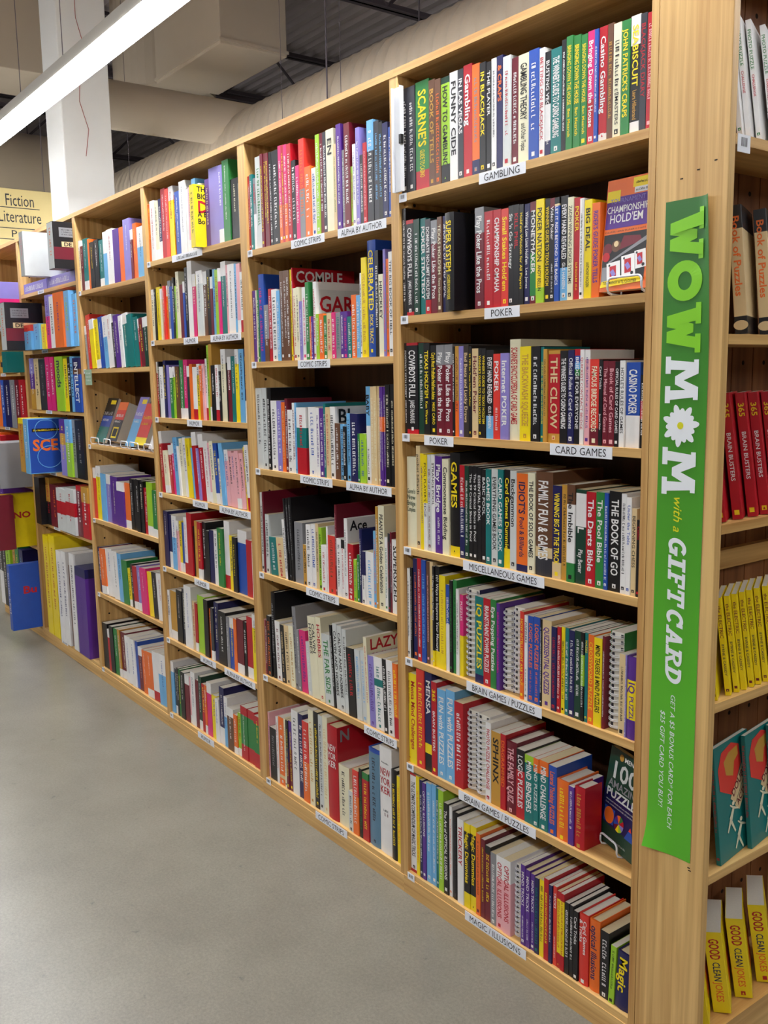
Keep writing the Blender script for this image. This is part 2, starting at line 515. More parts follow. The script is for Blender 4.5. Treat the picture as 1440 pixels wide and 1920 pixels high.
ROWS = [
("A1", "books on the GAMBLING shelf", [
[-896.5,29.9,295,0.0,0.0,212,0,"p","","d","w","*","","charcoal paperback, at the far left end on the GAMBLING shelf"],
[-866.0,33.0,294,0.0,0.0,212,0,"p","","d","w","*","","charcoal paperback between charcoal and green ones, second from the left on the GAMBLING shelf"],
[-832.4,61.1,298,0.0,0.0,215,0,"p","","g.82r","y","SCARNE'S^GUIDE TO CASINO","","thick green paperback between charcoal and brown ones, third from the left on the GAMBLING shelf"],
[-770.7,27.7,289,0.0,0.0,208,0,"p","","a","A","BOOK OF TELLS","","brown paperback between green and brown ones, fourth from the left on the GAMBLING shelf"],
[-742.4,24.7,284,0.0,0.0,205,0,"p","","a","o","*","","brown paperback between brown and lime green ones, fifth from the left on the GAMBLING shelf"],
[-717.0,35.0,282,0.0,0.0,203,0,"p","","G.06l.76k","k","HOW TO GAMBLING","","the only lime green paperback on the GAMBLING shelf, sixth from the left"],
[-681.4,33.5,287,0.0,0.0,207,0,"p","","w","k","FUNNY CIDE","","white paperback between lime green and charcoal ones, seventh from the left on the GAMBLING shelf"],
[-647.3,23.3,286,0.0,0.0,206,0,"p","","d","w","IN LAS VEGAS","","charcoal paperback between white and red ones, eighth from the left on the GAMBLING shelf"],
[-623.4,34.6,290,0.0,0.0,209,0,"p","","r","w","Gambling","","red paperback between charcoal and orange ones, ninth from the left on the GAMBLING shelf"],
[-588.2,30.0,283,0.0,0.0,204,0,"p","","o.86n","e","*","","the only orange paperback on the GAMBLING shelf, tenth from the left"],
[-557.6,24.2,279,0.0,0.0,201,0,"p","","k","y","IN BLACKJACK","","black paperback between orange and black ones, eleventh from the left on the GAMBLING shelf"],
[-532.7,20.2,275,0.0,0.0,198,0,"p","","k","w","THE PLAYER","","black paperback between black and white ones, twelfth from the left on the GAMBLING shelf"],
[-511.9,18.4,278,0.0,0.0,200,0,"p","","w","k","*","","white paperback between black and navy ones, thirteenth from the left on the GAMBLING shelf"],
[-492.9,23.2,279,0.0,0.0,201,0,"p","","n","o","& CRAPS","","the only navy paperback on the GAMBLING shelf, fourteenth from the left"],
[-469.1,27.8,271,0.0,0.0,195,0,"p","","E","r","*","","the only pale grey paperback on the GAMBLING shelf, fifteenth from the left"],
[-440.7,23.8,261,0.0,0.0,188,0,"p","","m","w","*","","the only maroon paperback on the GAMBLING shelf, sixteenth from the left"],
[-416.3,39.0,261,0.0,0.0,188,0,"p","","c","k","GAMBLING THEORY^and Other Topics","","thick cream paperback between maroon and blue ones, seventeenth from the left on the GAMBLING shelf"],
[-376.7,34.0,261,0.0,0.0,188,0,"p","","b","w","*","","blue paperback between cream and white ones, seventeenth from the right on the GAMBLING shelf"],
[-342.1,17.7,257,0.0,0.0,185,0,"p","","w","r","BETTING ON BLACKJACK","","white paperback between blue and black ones, sixteenth from the right on the GAMBLING shelf"],
[-323.8,18.8,244,0.0,0.0,176,0,"p","","k.5w.35n","w","BUSTING VEGAS^BEN MEZRICH","","black and white paperback, fifteenth from the right on the GAMBLING shelf"],
[-304.4,35.5,245,0.0,0.0,176,0,"p","","t","w","THE WINNER'S GUIDE TO CASINO GAMBLING","","the only teal paperback on the GAMBLING shelf, fourteenth from the right"],
[-268.4,14.9,256,0.0,0.0,184,0,"p","","k","w","*","","slim black paperback between teal and green ones, thirteenth from the right on the GAMBLING shelf"],
[-252.8,20.3,259,0.0,0.0,186,0,"p","","g","y","BRINGING DOWN THE HOUSE^Ben Mezrich","","green paperback between black and green ones, twelfth from the right on the GAMBLING shelf"],
[-232.0,22.4,255,0.0,0.0,183,0,"p","","g","y","BRINGING DOWN THE HOUSE^Ben Mezrich","","green paperback between two green ones, eleventh from the right on the GAMBLING shelf"],
[-209.0,19.0,251,0.0,0.0,181,0,"p","","g","y","BRINGING DOWN THE HOUSE^Ben Mezrich","","green paperback between green and pink ones, tenth from the right on the GAMBLING shelf"],
[-189.4,21.7,253,0.0,0.0,182,0,"p","","i.6r","w","Bringing Down the House","","the only pink and red paperback on the GAMBLING shelf, ninth from the right"],
[-167.1,11.5,251,0.0,0.0,180,0,"p","","b","w","*","","slim blue paperback between pink and red ones, eighth from the right on the GAMBLING shelf"],
[-155.0,24.5,252,0.0,0.0,181,0,"p","","r.93w","w","Casino Gambling","","red paperback between blue and brown ones, seventh from the right on the GAMBLING shelf"],
[-129.9,17.4,252,0.0,0.0,181,0,"p","","a","A","*","","brown paperback between red and cream ones, sixth from the right on the GAMBLING shelf"],
[-111.9,22.6,247,0.0,0.0,178,0,"p","","c","k","*^MASTERS","","cream paperback between brown and green ones, fifth from the right on the GAMBLING shelf"],
[-88.7,23.3,246,0.0,0.0,177,0,"p","","g","y","JOHN PATRICK'S CRAPS","","green paperback between cream and black ones, fourth from the right on the GAMBLING shelf"],
[-64.8,27.1,249,0.0,0.0,180,0,"p","","w.25k.65w","y","SEABISCUIT^Laura Hillenbrand","","black and white paperback, third from the right on the GAMBLING shelf"],
[-37.1,18.2,246,0.0,0.0,177,0,"p","","d","r","BLACKJACK DIARY","","charcoal paperback between black and red ones, second from the right on the GAMBLING shelf"],
[-18.2,15.6,243,0.0,0.0,175,0,"p","","r","f","*","","red paperback, at the far right end on the GAMBLING shelf"]]),
("B1", "books on the upper POKER shelf", [
[-898.0,17.7,313,0.0,0.0,235,0,"p","","k","w","*","","black paperback, at the far left end on the upper POKER shelf"],
[-879.7,33.7,277,0.0,0.0,200,0,"p","","r.04k.92r","w","COWBOYS FULL^JAMES McMANUS","","black paperback, second from the left on the upper POKER shelf"],
[-845.4,27.7,275,0.0,0.0,198,0,"p","","G","w","*","","dark green paperback, third from the left on the upper POKER shelf"],
[-817.1,26.3,274,0.0,0.0,197,0,"p","","t","w","POKER STRATEGY","","the only teal paperback on the upper POKER shelf, fourth from the left"],
[-790.1,24.2,268,0.0,0.0,193,0,"p","","d.85r","w","DOMINATE NO-LIMIT HOLD'EM","","the only charcoal paperback on the upper POKER shelf, fifth from the left"],
[-765.4,28.1,261,0.0,0.0,188,0,"p","","e.25m","w","Play Poker Like the Pros","","maroon and grey paperback, sixth from the left on the upper POKER shelf"],
[-736.6,20.0,267,0.0,0.0,192,0,"p","","a","c","TEXAS HOLD'EM^Tony Korfman","","the only brown paperback on the upper POKER shelf, seventh from the left"],
[-716.0,23.1,267,0.0,0.0,192,0,"p","","n","w","SHUFFLE UP AND DEAL","","navy paperback, eighth from the left on the upper POKER shelf"],
[-692.3,30.2,268,0.0,0.0,193,0,"p","","G","w","FULL TILT POKER STRATEGY GUIDE","","dark green paperback, ninth from the left on the upper POKER shelf"],
[-661.5,36.9,264,0.0,0.0,190,-32,"h","","k","y","SUPER SYSTEM^A COURSE IN POWER POKER","","the only black hardback on the upper POKER shelf, tenth from the left"],
[-577.8,35.8,268,0.0,0.0,193,0,"p","","e.25m","w","Play Poker Like the Pros","","maroon and grey paperback, eleventh from the left on the upper POKER shelf"],
[-541.4,33.5,253,0.0,0.0,182,0,"p","","r","w","*","","red paperback between maroon and red ones, twelfth from the left on the upper POKER shelf"],
[-507.2,29.9,253,0.0,0.0,182,0,"p","","r","w","CHAMPIONSHIP OMAHA","","red paperback, thirteenth from the left on the upper POKER shelf"],
[-476.8,27.1,251,0.0,0.0,181,0,"p","","R","y","Small Stakes Hold'em","","the only bright red paperback on the upper POKER shelf, fourteenth from the left"],
[-449.1,19.5,255,0.0,0.0,184,0,"p","","k","w","Sit 'n Go Strategy","","black paperback, fifteenth from the left on the upper POKER shelf"],
[-429.0,21.4,254,0.0,0.0,183,0,"p","","k","r","KILL PHIL","","black paperback between two black ones, fourteenth from the right on the upper POKER shelf"],
[-407.0,14.8,252,0.0,0.0,182,0,"p","","k","y","Hold'em Wisdom for All Players","","slim black paperback, thirteenth from the right on the upper POKER shelf"],
[-391.6,18.8,251,0.0,0.0,181,0,"p","","n","w","Winning Low Limit Hold'em^Lee Jones","","navy paperback between black and green ones, twelfth from the right on the upper POKER shelf"],
[-372.3,23.3,253,0.0,0.0,182,0,"p","","m.1d.4g.42m","w","MONEYMAKER","","the only green and charcoal paperback on the upper POKER shelf, eleventh from the right"],
[-348.4,26.9,255,0.0,0.0,184,0,"p","","y.85l","k","POKER NATION^ANDY BELLIN","","yellow paperback between green and black ones, tenth from the right on the upper POKER shelf"],
[-321.0,18.5,253,0.0,0.0,182,0,"p","","k","y","WINNER'S GUIDE TO TEXAS HOLD'EM","","black paperback between yellow and black ones, ninth from the right on the upper POKER shelf"],
[-301.8,15.7,251,0.0,0.0,181,0,"p","","m.1k","w","Video Poker^*","","black paperback between black and blue ones, eighth from the right on the upper POKER shelf"],
[-285.5,15.5,250,0.0,0.0,180,0,"p","","k.06B.02b","w","LET IT RIDE BEYOND THE BASICS","","the only blue paperback on the upper POKER shelf, seventh from the right"],
[-269.4,25.4,251,0.0,0.0,181,0,"p","","k.68s","w","EVERY HAND REVEALED^GUS HANSEN","","the only black and sky blue paperback on the upper POKER shelf, sixth from the right"],
[-243.4,18.2,244,0.0,0.0,176,0,"p","","c","k","ZADEH WINNING POKER SYSTEMS","","the only cream paperback on the upper POKER shelf, fifth from the right"],
[-224.6,19.1,240,0.0,0.0,173,0,"p","","r","y","POKER^*","","red paperback between cream and white ones, fourth from the right on the upper POKER shelf"],
[-204.9,12.8,236,0.0,0.0,170,0,"h","","w","k","*","","the only white hardback on the upper POKER shelf, third from the right"],
[-191.5,23.5,230,0.0,0.0,166,0,"p","","y","k","BIG DEAL^ANTHONY HOLDEN","","yellow paperback between white and orange ones, second from the right on the upper POKER shelf"],
[-167.4,24.2,219,0.0,0.0,157,0,"p","","o","p","RIDER'S GUIDE POKER TELLS","","the only orange paperback on the upper POKER shelf, at the far right end"]]),
("C1", "books on the CARD GAMES shelf", [
[-898.0,13.1,273,0.0,0.0,196,0,"p","","k","w","POSITIVELY FIFTH STREET^JAMES McMANUS","","slim black paperback, at the far left end on the CARD GAMES shelf"],
[-884.3,53.1,273,0.0,0.0,196,0,"p","","r.03k.92r","w","COWBOYS FULL^JAMES McMANUS","","thick black paperback, second from the left on the CARD GAMES shelf"],
[-830.6,26.1,271,0.0,0.0,195,0,"p","","G","w","*","","the only dark green paperback on the CARD GAMES shelf, third from the left"],
[-803.9,28.4,269,0.0,0.0,194,0,"p","","k","y","TEXAS HOLD'EM^Ken Warren","","black paperback, fourth from the left on the CARD GAMES shelf"],
[-774.9,28.8,262,0.0,0.0,189,0,"p","","k","y","Cary's Most Profitable Hold'em Advice^MIKE CARO","","black paperback between black and maroon ones, fifth from the left on the CARD GAMES shelf"],
[-745.5,35.3,262,0.0,0.0,189,0,"p","","e.22m","w","Play Poker Like the Pros","","maroon and grey paperback, sixth from the left on the CARD GAMES shelf"],
[-709.6,35.4,262,0.0,0.0,189,0,"p","","e.22m","w","Play Poker Like the Pros","","maroon and grey paperback, seventh from the left on the CARD GAMES shelf"],
[-673.7,8.7,255,0.0,0.0,184,0,"p","","k","w","POKER WISDOM OF A CHAMPION","","slim black paperback, eighth from the left on the CARD GAMES shelf"],
[-664.4,16.2,256,0.0,0.0,185,0,"p","","A.6o","m","*","","the only tan and orange paperback on the CARD GAMES shelf, ninth from the left"],
[-647.6,20.1,255,0.0,0.0,183,0,"p","","v","w","*","","lavender paperback, tenth from the left on the CARD GAMES shelf"],
[-626.9,21.5,258,0.0,0.0,185,0,"p","","D","B","Bad Beats and Lucky Draws","","the only dark brown paperback on the CARD GAMES shelf, eleventh from the left"],
[-604.8,10.7,254,0.0,0.0,183,0,"p","","k","y","52 TIPS for Texas Hold'em Poker","","slim black paperback, twelfth from the left on the CARD GAMES shelf"],
[-593.4,25.8,247,0.0,0.0,178,0,"p","","B","m","Hold'em Poker","","the only beige paperback on the CARD GAMES shelf, thirteenth from the left"],
[-567.0,14.4,247,0.0,0.0,178,0,"p","","k","y","WINNER'S GUIDE TO TEXAS HOLD'EM","","slim black paperback, fourteenth from the left on the CARD GAMES shelf"],
[-552.0,16.6,246,0.0,0.0,177,0,"p","","k","y","WINNER'S GUIDE TO TEXAS HOLD'EM","","black paperback between two black ones, fifteenth from the left on the CARD GAMES shelf"],
[-534.7,30.3,241,0.0,0.0,174,0,"p","","k.74s","w","EVERY HAND REVEALED^GUS HANSEN","","the only black and sky blue paperback on the CARD GAMES shelf, sixteenth from the left"],
[-503.9,26.7,230,0.0,0.0,166,0,"p","","R","w","POKER^*","","bright red paperback, seventeenth from the left on the CARD GAMES shelf"],
[-476.6,31.4,231,0.0,0.0,167,0,"p","","v","w","Internet POKER","","lavender paperback, eighteenth from the left on the CARD GAMES shelf"],
[-444.6,39.4,266,0.0,0.0,240,0,"h","","c","r","SCARNE'S ENCYCLOPEDIA OF CARD GAMES","","the only cream hardback on the CARD GAMES shelf, nineteenth from the left"],
[-404.7,40.5,246,0.0,0.0,177,0,"p","","y","A","THE BACKWASH SQUEEZE","","the only yellow paperback on the CARD GAMES shelf, eighteenth from the right"],
[-363.6,32.6,245,0.0,0.0,176,0,"p","","k","w","*","","black paperback between yellow and teal ones, seventeenth from the right on the CARD GAMES shelf"],
[-330.4,11.0,243,0.0,0.0,175,0,"p","","t","y","*","","the only teal paperback on the CARD GAMES shelf, sixteenth from the right"],
[-318.9,12.9,237,0.0,0.0,171,0,"p","","A","k","*","","the only tan paperback on the CARD GAMES shelf, fifteenth from the right"],
[-305.4,40.5,233,0.0,0.0,168,0,"p","","A.04r.86A","B","THE CLOW","","the only red paperback on the CARD GAMES shelf, fourteenth from the right"],
[-264.3,26.0,231,0.0,0.0,166,0,"p","","k","w","THE WINNER'S GUIDE TO CASINO GAMBLING","","black paperback between red and navy ones, thirteenth from the right on the CARD GAMES shelf"],
[-237.7,20.4,232,0.0,0.0,167,0,"p","","n","w","Official Rules of Card Games","","the only navy paperback on the CARD GAMES shelf, twelfth from the right"],
[-216.6,17.6,234,0.0,0.0,168,0,"p","","r.07b.07s.07g.07k","w","BRIDGE FOR EVERYONE","","black paperback between navy and white ones, eleventh from the right on the CARD GAMES shelf"],
[-198.4,13.1,232,0.0,0.0,167,0,"p","","w","r","QUICKEST CONTRACT BRIDGE","","slim white paperback, tenth from the right on the CARD GAMES shelf"],
[-184.7,16.6,231,0.0,0.0,166,0,"p","","w.1f","p","*","","the only pale pink paperback on the CARD GAMES shelf, ninth from the right"],
[-167.5,28.5,208,0.0,0.0,150,0,"p","","R.8m","c","FAMOUS BRIDGE RECORDS","","bright red paperback, eighth from the right on the CARD GAMES shelf"],
[-138.4,11.3,207,0.0,0.0,149,0,"p","","k","w","Card Tricks^James Weir","","slim black paperback, seventh from the right on the CARD GAMES shelf"],
[-126.4,17.1,203,0.0,0.0,146,0,"p","","m","f","The Manual of Card Games","","maroon paperback between black and maroon ones, sixth from the right on the CARD GAMES shelf"],
[-108.7,19.8,202,0.0,0.0,146,0,"p","","m","f","Book of Card Games","","maroon paperback between maroon and black ones, fifth from the right on the CARD GAMES shelf"],
[-88.3,13.8,201,0.0,0.0,145,0,"p","","k","w","OFFICIAL RULES OF CARD GAMES","","slim black paperback, fourth from the right on the CARD GAMES shelf"],
[-73.9,15.9,203,0.0,0.0,146,0,"p","","w","k","HOYLE'S RULES OF GAMES","","white paperback between black and blue ones, third from the right on the CARD GAMES shelf"],
[-57.4,40.1,198,0.0,0.0,143,0,"p","","b.62w","w","CASINO POKER^EDWIN SILBERSTANG","","the only blue and white paperback on the CARD GAMES shelf, second from the right"],
[-16.7,14.1,169,0.0,0.0,122,0,"p","","k.35r.25k","w","*","","slim black paperback, at the far right end on the CARD GAMES shelf"]]),
("D1", "books on the MISCELLANEOUS GAMES shelf", [
[-898.0,48.2,281,0.0,0.0,202,0,"h","H","c","G","Goren's|New|Bridge|Complete","","the only cream hardback on the MISCELLANEOUS GAMES shelf, at the far left end"],
[-849.2,20.2,317,0.0,0.0,229,0,"p","","B","k","pocket billiards","","beige paperback between cream and yellow ones, second from the left on the MISCELLANEOUS GAMES shelf"],
[-828.3,18.1,295,0.0,0.0,212,0,"p","","y","p","*","","the only yellow paperback on the MISCELLANEOUS GAMES shelf, third from the left"],
[-809.6,17.0,292,0.0,0.0,210,0,"p","","y.5w","k","POOL PLAYER'S EDGE","","the only yellow and white paperback on the MISCELLANEOUS GAMES shelf, fourth from the left"],
[-791.9,17.8,293,0.0,0.0,211,0,"p","","E","m","*^POOL AND BILLIARDS","","pale grey paperback, fifth from the left on the MISCELLANEOUS GAMES shelf"],
[-773.6,17.6,294,0.0,0.0,212,0,"p","","w","k","STRANGE POOL","","white paperback, sixth from the left on the MISCELLANEOUS GAMES shelf"],
[-755.4,32.5,292,0.0,0.0,210,0,"p","","p","w","Play Bridge^*","","the only purple paperback on the MISCELLANEOUS GAMES shelf, seventh from the left"],
[-722.3,29.3,285,0.0,0.0,205,0,"p","","c","k","Commonsense Bidding","","cream paperback between purple and black ones, eighth from the left on the MISCELLANEOUS GAMES shelf"],
[-692.4,43.3,305,0.0,0.0,220,0,"h","","k.9y","y","GAMES","","the only black hardback on the MISCELLANEOUS GAMES shelf, ninth from the left"],
[-648.4,22.2,272,0.0,0.0,196,0,"p","","r.45n","w","*","","the only navy and red paperback on the MISCELLANEOUS GAMES shelf, tenth from the left"],
[-625.6,17.8,271,0.0,0.0,195,0,"p","","G","w","*","","the only dark green paperback on the MISCELLANEOUS GAMES shelf, eleventh from the left"],
[-607.3,16.7,272,0.0,0.0,196,0,"p","","k","w","The 99 Critical Shots in Pool","","black paperback, twelfth from the left on the MISCELLANEOUS GAMES shelf"],
[-589.9,16.6,273,0.0,0.0,197,0,"p","","k","w","The 99 Critical Shots in Pool","","black paperback between two black ones, thirteenth from the left on the MISCELLANEOUS GAMES shelf"],
[-572.8,17.2,270,0.0,0.0,194,0,"p","","k","w","ESSENTIAL POOL","","black paperback between two black ones, fourteenth from the left on the MISCELLANEOUS GAMES shelf"],
[-555.0,19.4,266,0.0,0.0,191,0,"p","","k","w","BASIC POOL","","black paperback between black and teal ones, fifteenth from the left on the MISCELLANEOUS GAMES shelf"],
[-535.0,21.5,269,0.0,0.0,194,0,"p","","t","w","GAMES BOOK","","teal paperback, sixteenth from the left on the MISCELLANEOUS GAMES shelf"],
[-512.9,25.8,271,0.0,0.0,195,0,"p","","E","k","EVERYTHING GAMES BOOK","","pale grey paperback between two teal ones, seventeenth from the left on the MISCELLANEOUS GAMES shelf"],
[-486.5,22.4,271,0.0,0.0,195,0,"p","","t","w","CARD GAMES BOOK","","teal paperback, eighteenth from the left on the MISCELLANEOUS GAMES shelf"],
[-463.5,23.6,272,0.0,0.0,196,0,"p","","k.8y","y","Card Games Dummies","","black paperback, eighteenth from the right on the MISCELLANEOUS GAMES shelf"],
[-439.4,24.7,271,0.0,0.0,195,0,"p","","E","k","Backgammon","","pale grey paperback, seventeenth from the right on the MISCELLANEOUS GAMES shelf"],
[-414.1,40.9,266,0.0,0.0,192,0,"p","","o.93n","n","IDIOT'S^Pool & Billiards","","the only orange paperback on the MISCELLANEOUS GAMES shelf, sixteenth from the right"],
[-372.6,26.5,270,0.0,0.0,195,0,"p","","c","k","THE BOOK OF SOLO GAMES","","cream paperback between orange and brown ones, fifteenth from the right on the MISCELLANEOUS GAMES shelf"],
[-345.5,59.6,276,0.0,0.0,199,0,"h","","a.72B.1d","w","FAMILY FUN & GAMES","","the only brown hardback on the MISCELLANEOUS GAMES shelf, fourteenth from the right"],
[-285.3,31.0,244,0.0,0.0,175,0,"p","","n.82B","y","WINNING BIG AT THE TRACK","","the only navy paperback on the MISCELLANEOUS GAMES shelf, thirteenth from the right"],
[-253.7,19.2,248,0.0,0.0,178,0,"p","","A","k","*","","the only tan paperback on the MISCELLANEOUS GAMES shelf, twelfth from the right"],
[-233.9,26.7,251,0.0,0.0,181,0,"p","","a.2w.6g","k","The Imbible","","white paperback, eleventh from the right on the MISCELLANEOUS GAMES shelf"],
[-206.6,34.4,241,0.0,0.0,173,0,"p","","G.04w.35G","w","POOL^Play Better","","the only dark green and white paperback on the MISCELLANEOUS GAMES shelf, tenth from the right"],
[-171.6,30.5,238,0.0,0.0,172,0,"p","","r","w","The Darts Bible","","the only red paperback on the MISCELLANEOUS GAMES shelf, ninth from the right"],
[-140.5,26.2,240,0.0,0.0,173,0,"p","","g","w","The Pool Bible","","the only green paperback on the MISCELLANEOUS GAMES shelf, eighth from the right"],
[-113.6,12.6,240,0.0,0.0,172,0,"p","","b","w","*","","the only blue paperback on the MISCELLANEOUS GAMES shelf, seventh from the right"],
[-100.4,37.8,246,0.0,0.0,177,0,"p","","k","w","THE BOOK OF GO","","thick black paperback, sixth from the right on the MISCELLANEOUS GAMES shelf"],
[-62.0,16.2,243,0.0,0.0,175,0,"p","","w","k","*","","white paperback between black and white ones, fifth from the right on the MISCELLANEOUS GAMES shelf"],
[-45.2,14.3,236,0.0,0.0,170,0,"p","","w","b","Under the Table","","slim white paperback, fourth from the right on the MISCELLANEOUS GAMES shelf"],
[-30.3,14.7,211,0.0,0.0,152,0,"p","","B","k","BEGINNING CHESS","","slim beige paperback, third from the right on the MISCELLANEOUS GAMES shelf"],
[-15.0,11.7,185,0.0,0.0,133,0,"p","","k","r","Casino","","slim black paperback, second from the right on the MISCELLANEOUS GAMES shelf"],
[-2.6,1.6,177,0.0,0.0,127,0,"p","","w","k","*","","slim white paperback, at the far right end on the MISCELLANEOUS GAMES shelf"]]),
("E1", "books on the upper PUZZLES shelf", [
[-898.0,15.6,288,0.0,0.0,208,0,"h","","w","k","*","","the only white hardback on the upper PUZZLES shelf, at the far left end"],
[-881.8,10.6,293,0.0,0.0,211,0,"p","","k","w","*","","slim black paperback, second from the left on the upper PUZZLES shelf"],
[-870.6,23.2,324,0.0,0.0,233,0,"p","","n","o","*","","navy paperback between black and red ones, third from the left on the upper PUZZLES shelf"],
[-846.7,19.7,328,0.0,0.0,235,0,"p","","r","w","*","","red paperback between navy and blue ones, fourth from the left on the upper PUZZLES shelf"],
[-826.4,21.0,326,0.0,0.0,235,0,"p","","b","s","*","","blue paperback between red and brown ones, fifth from the left on the upper PUZZLES shelf"],
[-804.8,15.4,324,0.0,0.0,234,0,"p","","a","f","*","","the only brown paperback on the upper PUZZLES shelf, sixth from the left"],
[-788.9,15.2,325,0.0,0.0,234,0,"p","","B","y","*","","beige paperback between brown and black ones, seventh from the left on the upper PUZZLES shelf"],
[-773.0,9.6,314,0.0,0.0,226,0,"p","","k.84y","w","101 Ways to Improve Your Memory","","slim black paperback, eighth from the left on the upper PUZZLES shelf"],
[-762.9,20.5,316,0.0,0.0,228,0,"p","","k.84y","w","101 Ways to Improve Your Memory","","black paperback between black and yellow ones, ninth from the left on the upper PUZZLES shelf"],
[-741.7,28.4,292,0.0,0.0,210,0,"p","","y","A","*","","yellow paperback between black and white ones, tenth from the left on the upper PUZZLES shelf"],
[-712.8,17.3,267,0.0,0.0,192,0,"p","","b.45w","w","*","","the only white and blue paperback on the upper PUZZLES shelf, eleventh from the left"],
[-694.9,13.6,283,0.0,0.0,204,0,"p","","k","g","*","","slim black paperback, twelfth from the left on the upper PUZZLES shelf"],
[-680.7,17.0,287,0.0,0.0,206,0,"p","","g","k","*","","green paperback between black and white ones, thirteenth from the left on the upper PUZZLES shelf"],
[-663.2,13.3,263,0.0,0.0,190,0,"p","","w","k","*","","slim white paperback, fourteenth from the left on the upper PUZZLES shelf"],
[-649.3,14.9,248,0.0,0.0,179,0,"p","","i.5y","w","PUZZLES","","the only pink and yellow paperback on the upper PUZZLES shelf, fifteenth from the left"],
[-633.7,51.8,269,0.0,0.0,215,0,"s","","n","w","*","","thick navy spiral-bound book, sixteenth from the left on the upper PUZZLES shelf"],
[-581.3,36.5,257,0.0,0.0,185,0,"p","","t.9n","y","IQ PUZZLES","","teal paperback between navy and red ones, seventeenth from the left on the upper PUZZLES shelf"],
[-544.2,29.3,258,0.0,0.0,185,0,"p","","r","w","BRAINSTRAINS POWER PUZZLES","","red paperback between teal and green ones, eighteenth from the left on the upper PUZZLES shelf"],
[-514.4,23.2,260,0.0,0.0,187,0,"p","","g","w","Eye Popping Puzzles","","green paperback between red and purple ones, nineteenth from the left on the upper PUZZLES shelf"],
[-490.5,13.5,253,0.0,0.0,182,0,"p","","p","i","*","","the only purple paperback on the upper PUZZLES shelf, twentieth from the left"],
[-476.4,38.1,238,0.0,0.0,190,0,"s","","n","w","*","","thick navy spiral-bound book, twenty-first from the left on the upper PUZZLES shelf"],
[-437.7,39.4,251,0.0,0.0,201,0,"s","","w","k","*","","the only white spiral-bound book on the upper PUZZLES shelf, twenty-second from the left"],
[-397.7,15.0,248,0.0,0.0,179,0,"p","","R.8o","y","HOW INTELLIGENT ARE YOU?","","the only bright red paperback on the upper PUZZLES shelf, twenty-first from the right"],
[-382.1,12.6,240,0.0,0.0,173,0,"p","","w","k","PUZZLERS^*","","slim white paperback, twentieth from the right on the upper PUZZLES shelf"],
[-368.9,21.2,241,0.0,0.0,174,0,"p","","b","o","LOGIC PUZZLES^*","","blue paperback between white and blue ones, nineteenth from the right on the upper PUZZLES shelf"],
[-347.1,23.8,243,0.0,0.0,175,0,"p","","b","o","LOGIC PUZZLES^*","","blue paperback between blue and black ones, eighteenth from the right on the upper PUZZLES shelf"],
[-322.7,6.5,241,0.0,0.0,174,0,"p","","k","w","*","","slim black paperback, seventeenth from the right on the upper PUZZLES shelf"],
[-315.6,33.0,242,0.0,0.0,175,0,"p","","B","p","QUIZZISSENTIAL QUIZZES","","beige paperback between black and navy ones, sixteenth from the right on the upper PUZZLES shelf"],
[-282.0,18.7,230,0.0,0.0,165,0,"p","","n","r","*","","navy paperback between beige and red ones, fifteenth from the right on the upper PUZZLES shelf"],
[-262.7,12.4,233,0.0,0.0,168,0,"p","","r","w","*","","slim red paperback, fourteenth from the right on the upper PUZZLES shelf"],
[-249.7,12.2,235,0.0,0.0,169,0,"p","","y","k","*","","slim yellow paperback, thirteenth from the right on the upper PUZZLES shelf"],
[-236.9,12.8,235,0.0,0.0,169,0,"p","","t","w","*","","slim teal paperback, twelfth from the right on the upper PUZZLES shelf"],
[-223.5,19.3,232,0.0,0.0,167,0,"p","","n","w","*","","navy paperback, eleventh from the right on the upper PUZZLES shelf"],
[-203.6,21.0,235,0.0,0.0,169,0,"p","","G","w","*","","the only dark green paperback on the upper PUZZLES shelf, tenth from the right"],
[-182.0,11.0,235,0.0,0.0,169,0,"p","","k.25l.35k","w","*","","the only black and lime green paperback on the upper PUZZLES shelf, ninth from the right"],
[-170.4,11.0,236,0.0,0.0,170,0,"p","","t","y","MAZES","","slim teal paperback, eighth from the right on the upper PUZZLES shelf"],
[-158.8,19.1,235,0.0,0.0,170,0,"p","","o","y","CROSSWORD PUZZLE","","the only orange paperback on the upper PUZZLES shelf, seventh from the right"],
[-139.1,25.7,232,0.0,0.0,167,0,"p","","y","k","MIND TEASERS & MIND PUZZLERS","","yellow paperback between orange and maroon ones, sixth from the right on the upper PUZZLES shelf"],
[-112.9,9.3,240,0.0,0.0,173,0,"p","","m","w","*","","the only maroon paperback on the upper PUZZLES shelf, fifth from the right"],
[-103.0,43.1,254,0.0,0.0,203,0,"s","","g","w","*","","the only green spiral-bound book on the upper PUZZLES shelf, fourth from the right"],
[-59.3,19.0,208,0.0,0.0,150,0,"p","","B","k","*","","beige paperback between green and lavender ones, third from the right on the upper PUZZLES shelf"],
[-39.7,4.7,209,0.0,0.0,151,0,"p","","v","w","*","","the only lavender paperback on the upper PUZZLES shelf, second from the right"],
[-34.4,31.8,208,0.0,0.0,150,0,"h","","p.28y.48p","p","IQ^PUZZLES","","the only yellow and purple hardback on the upper PUZZLES shelf, at the far right end"]]),
("F1", "books on the lower PUZZLES shelf", [
[-898.0,8.2,299,0.0,0.0,215,0,"p","","y","r","Mensa Mind Challenges","","slim yellow paperback, at the far left end on the lower PUZZLES shelf"],
[-889.2,32.3,302,0.0,0.0,217,0,"p","","y","r","Mensa Mind Challenges","","yellow paperback, second from the left on the lower PUZZLES shelf"],
[-856.3,38.5,325,0.0,0.0,234,0,"p","","R","y","*","","the only bright red paperback on the lower PUZZLES shelf, third from the left"],
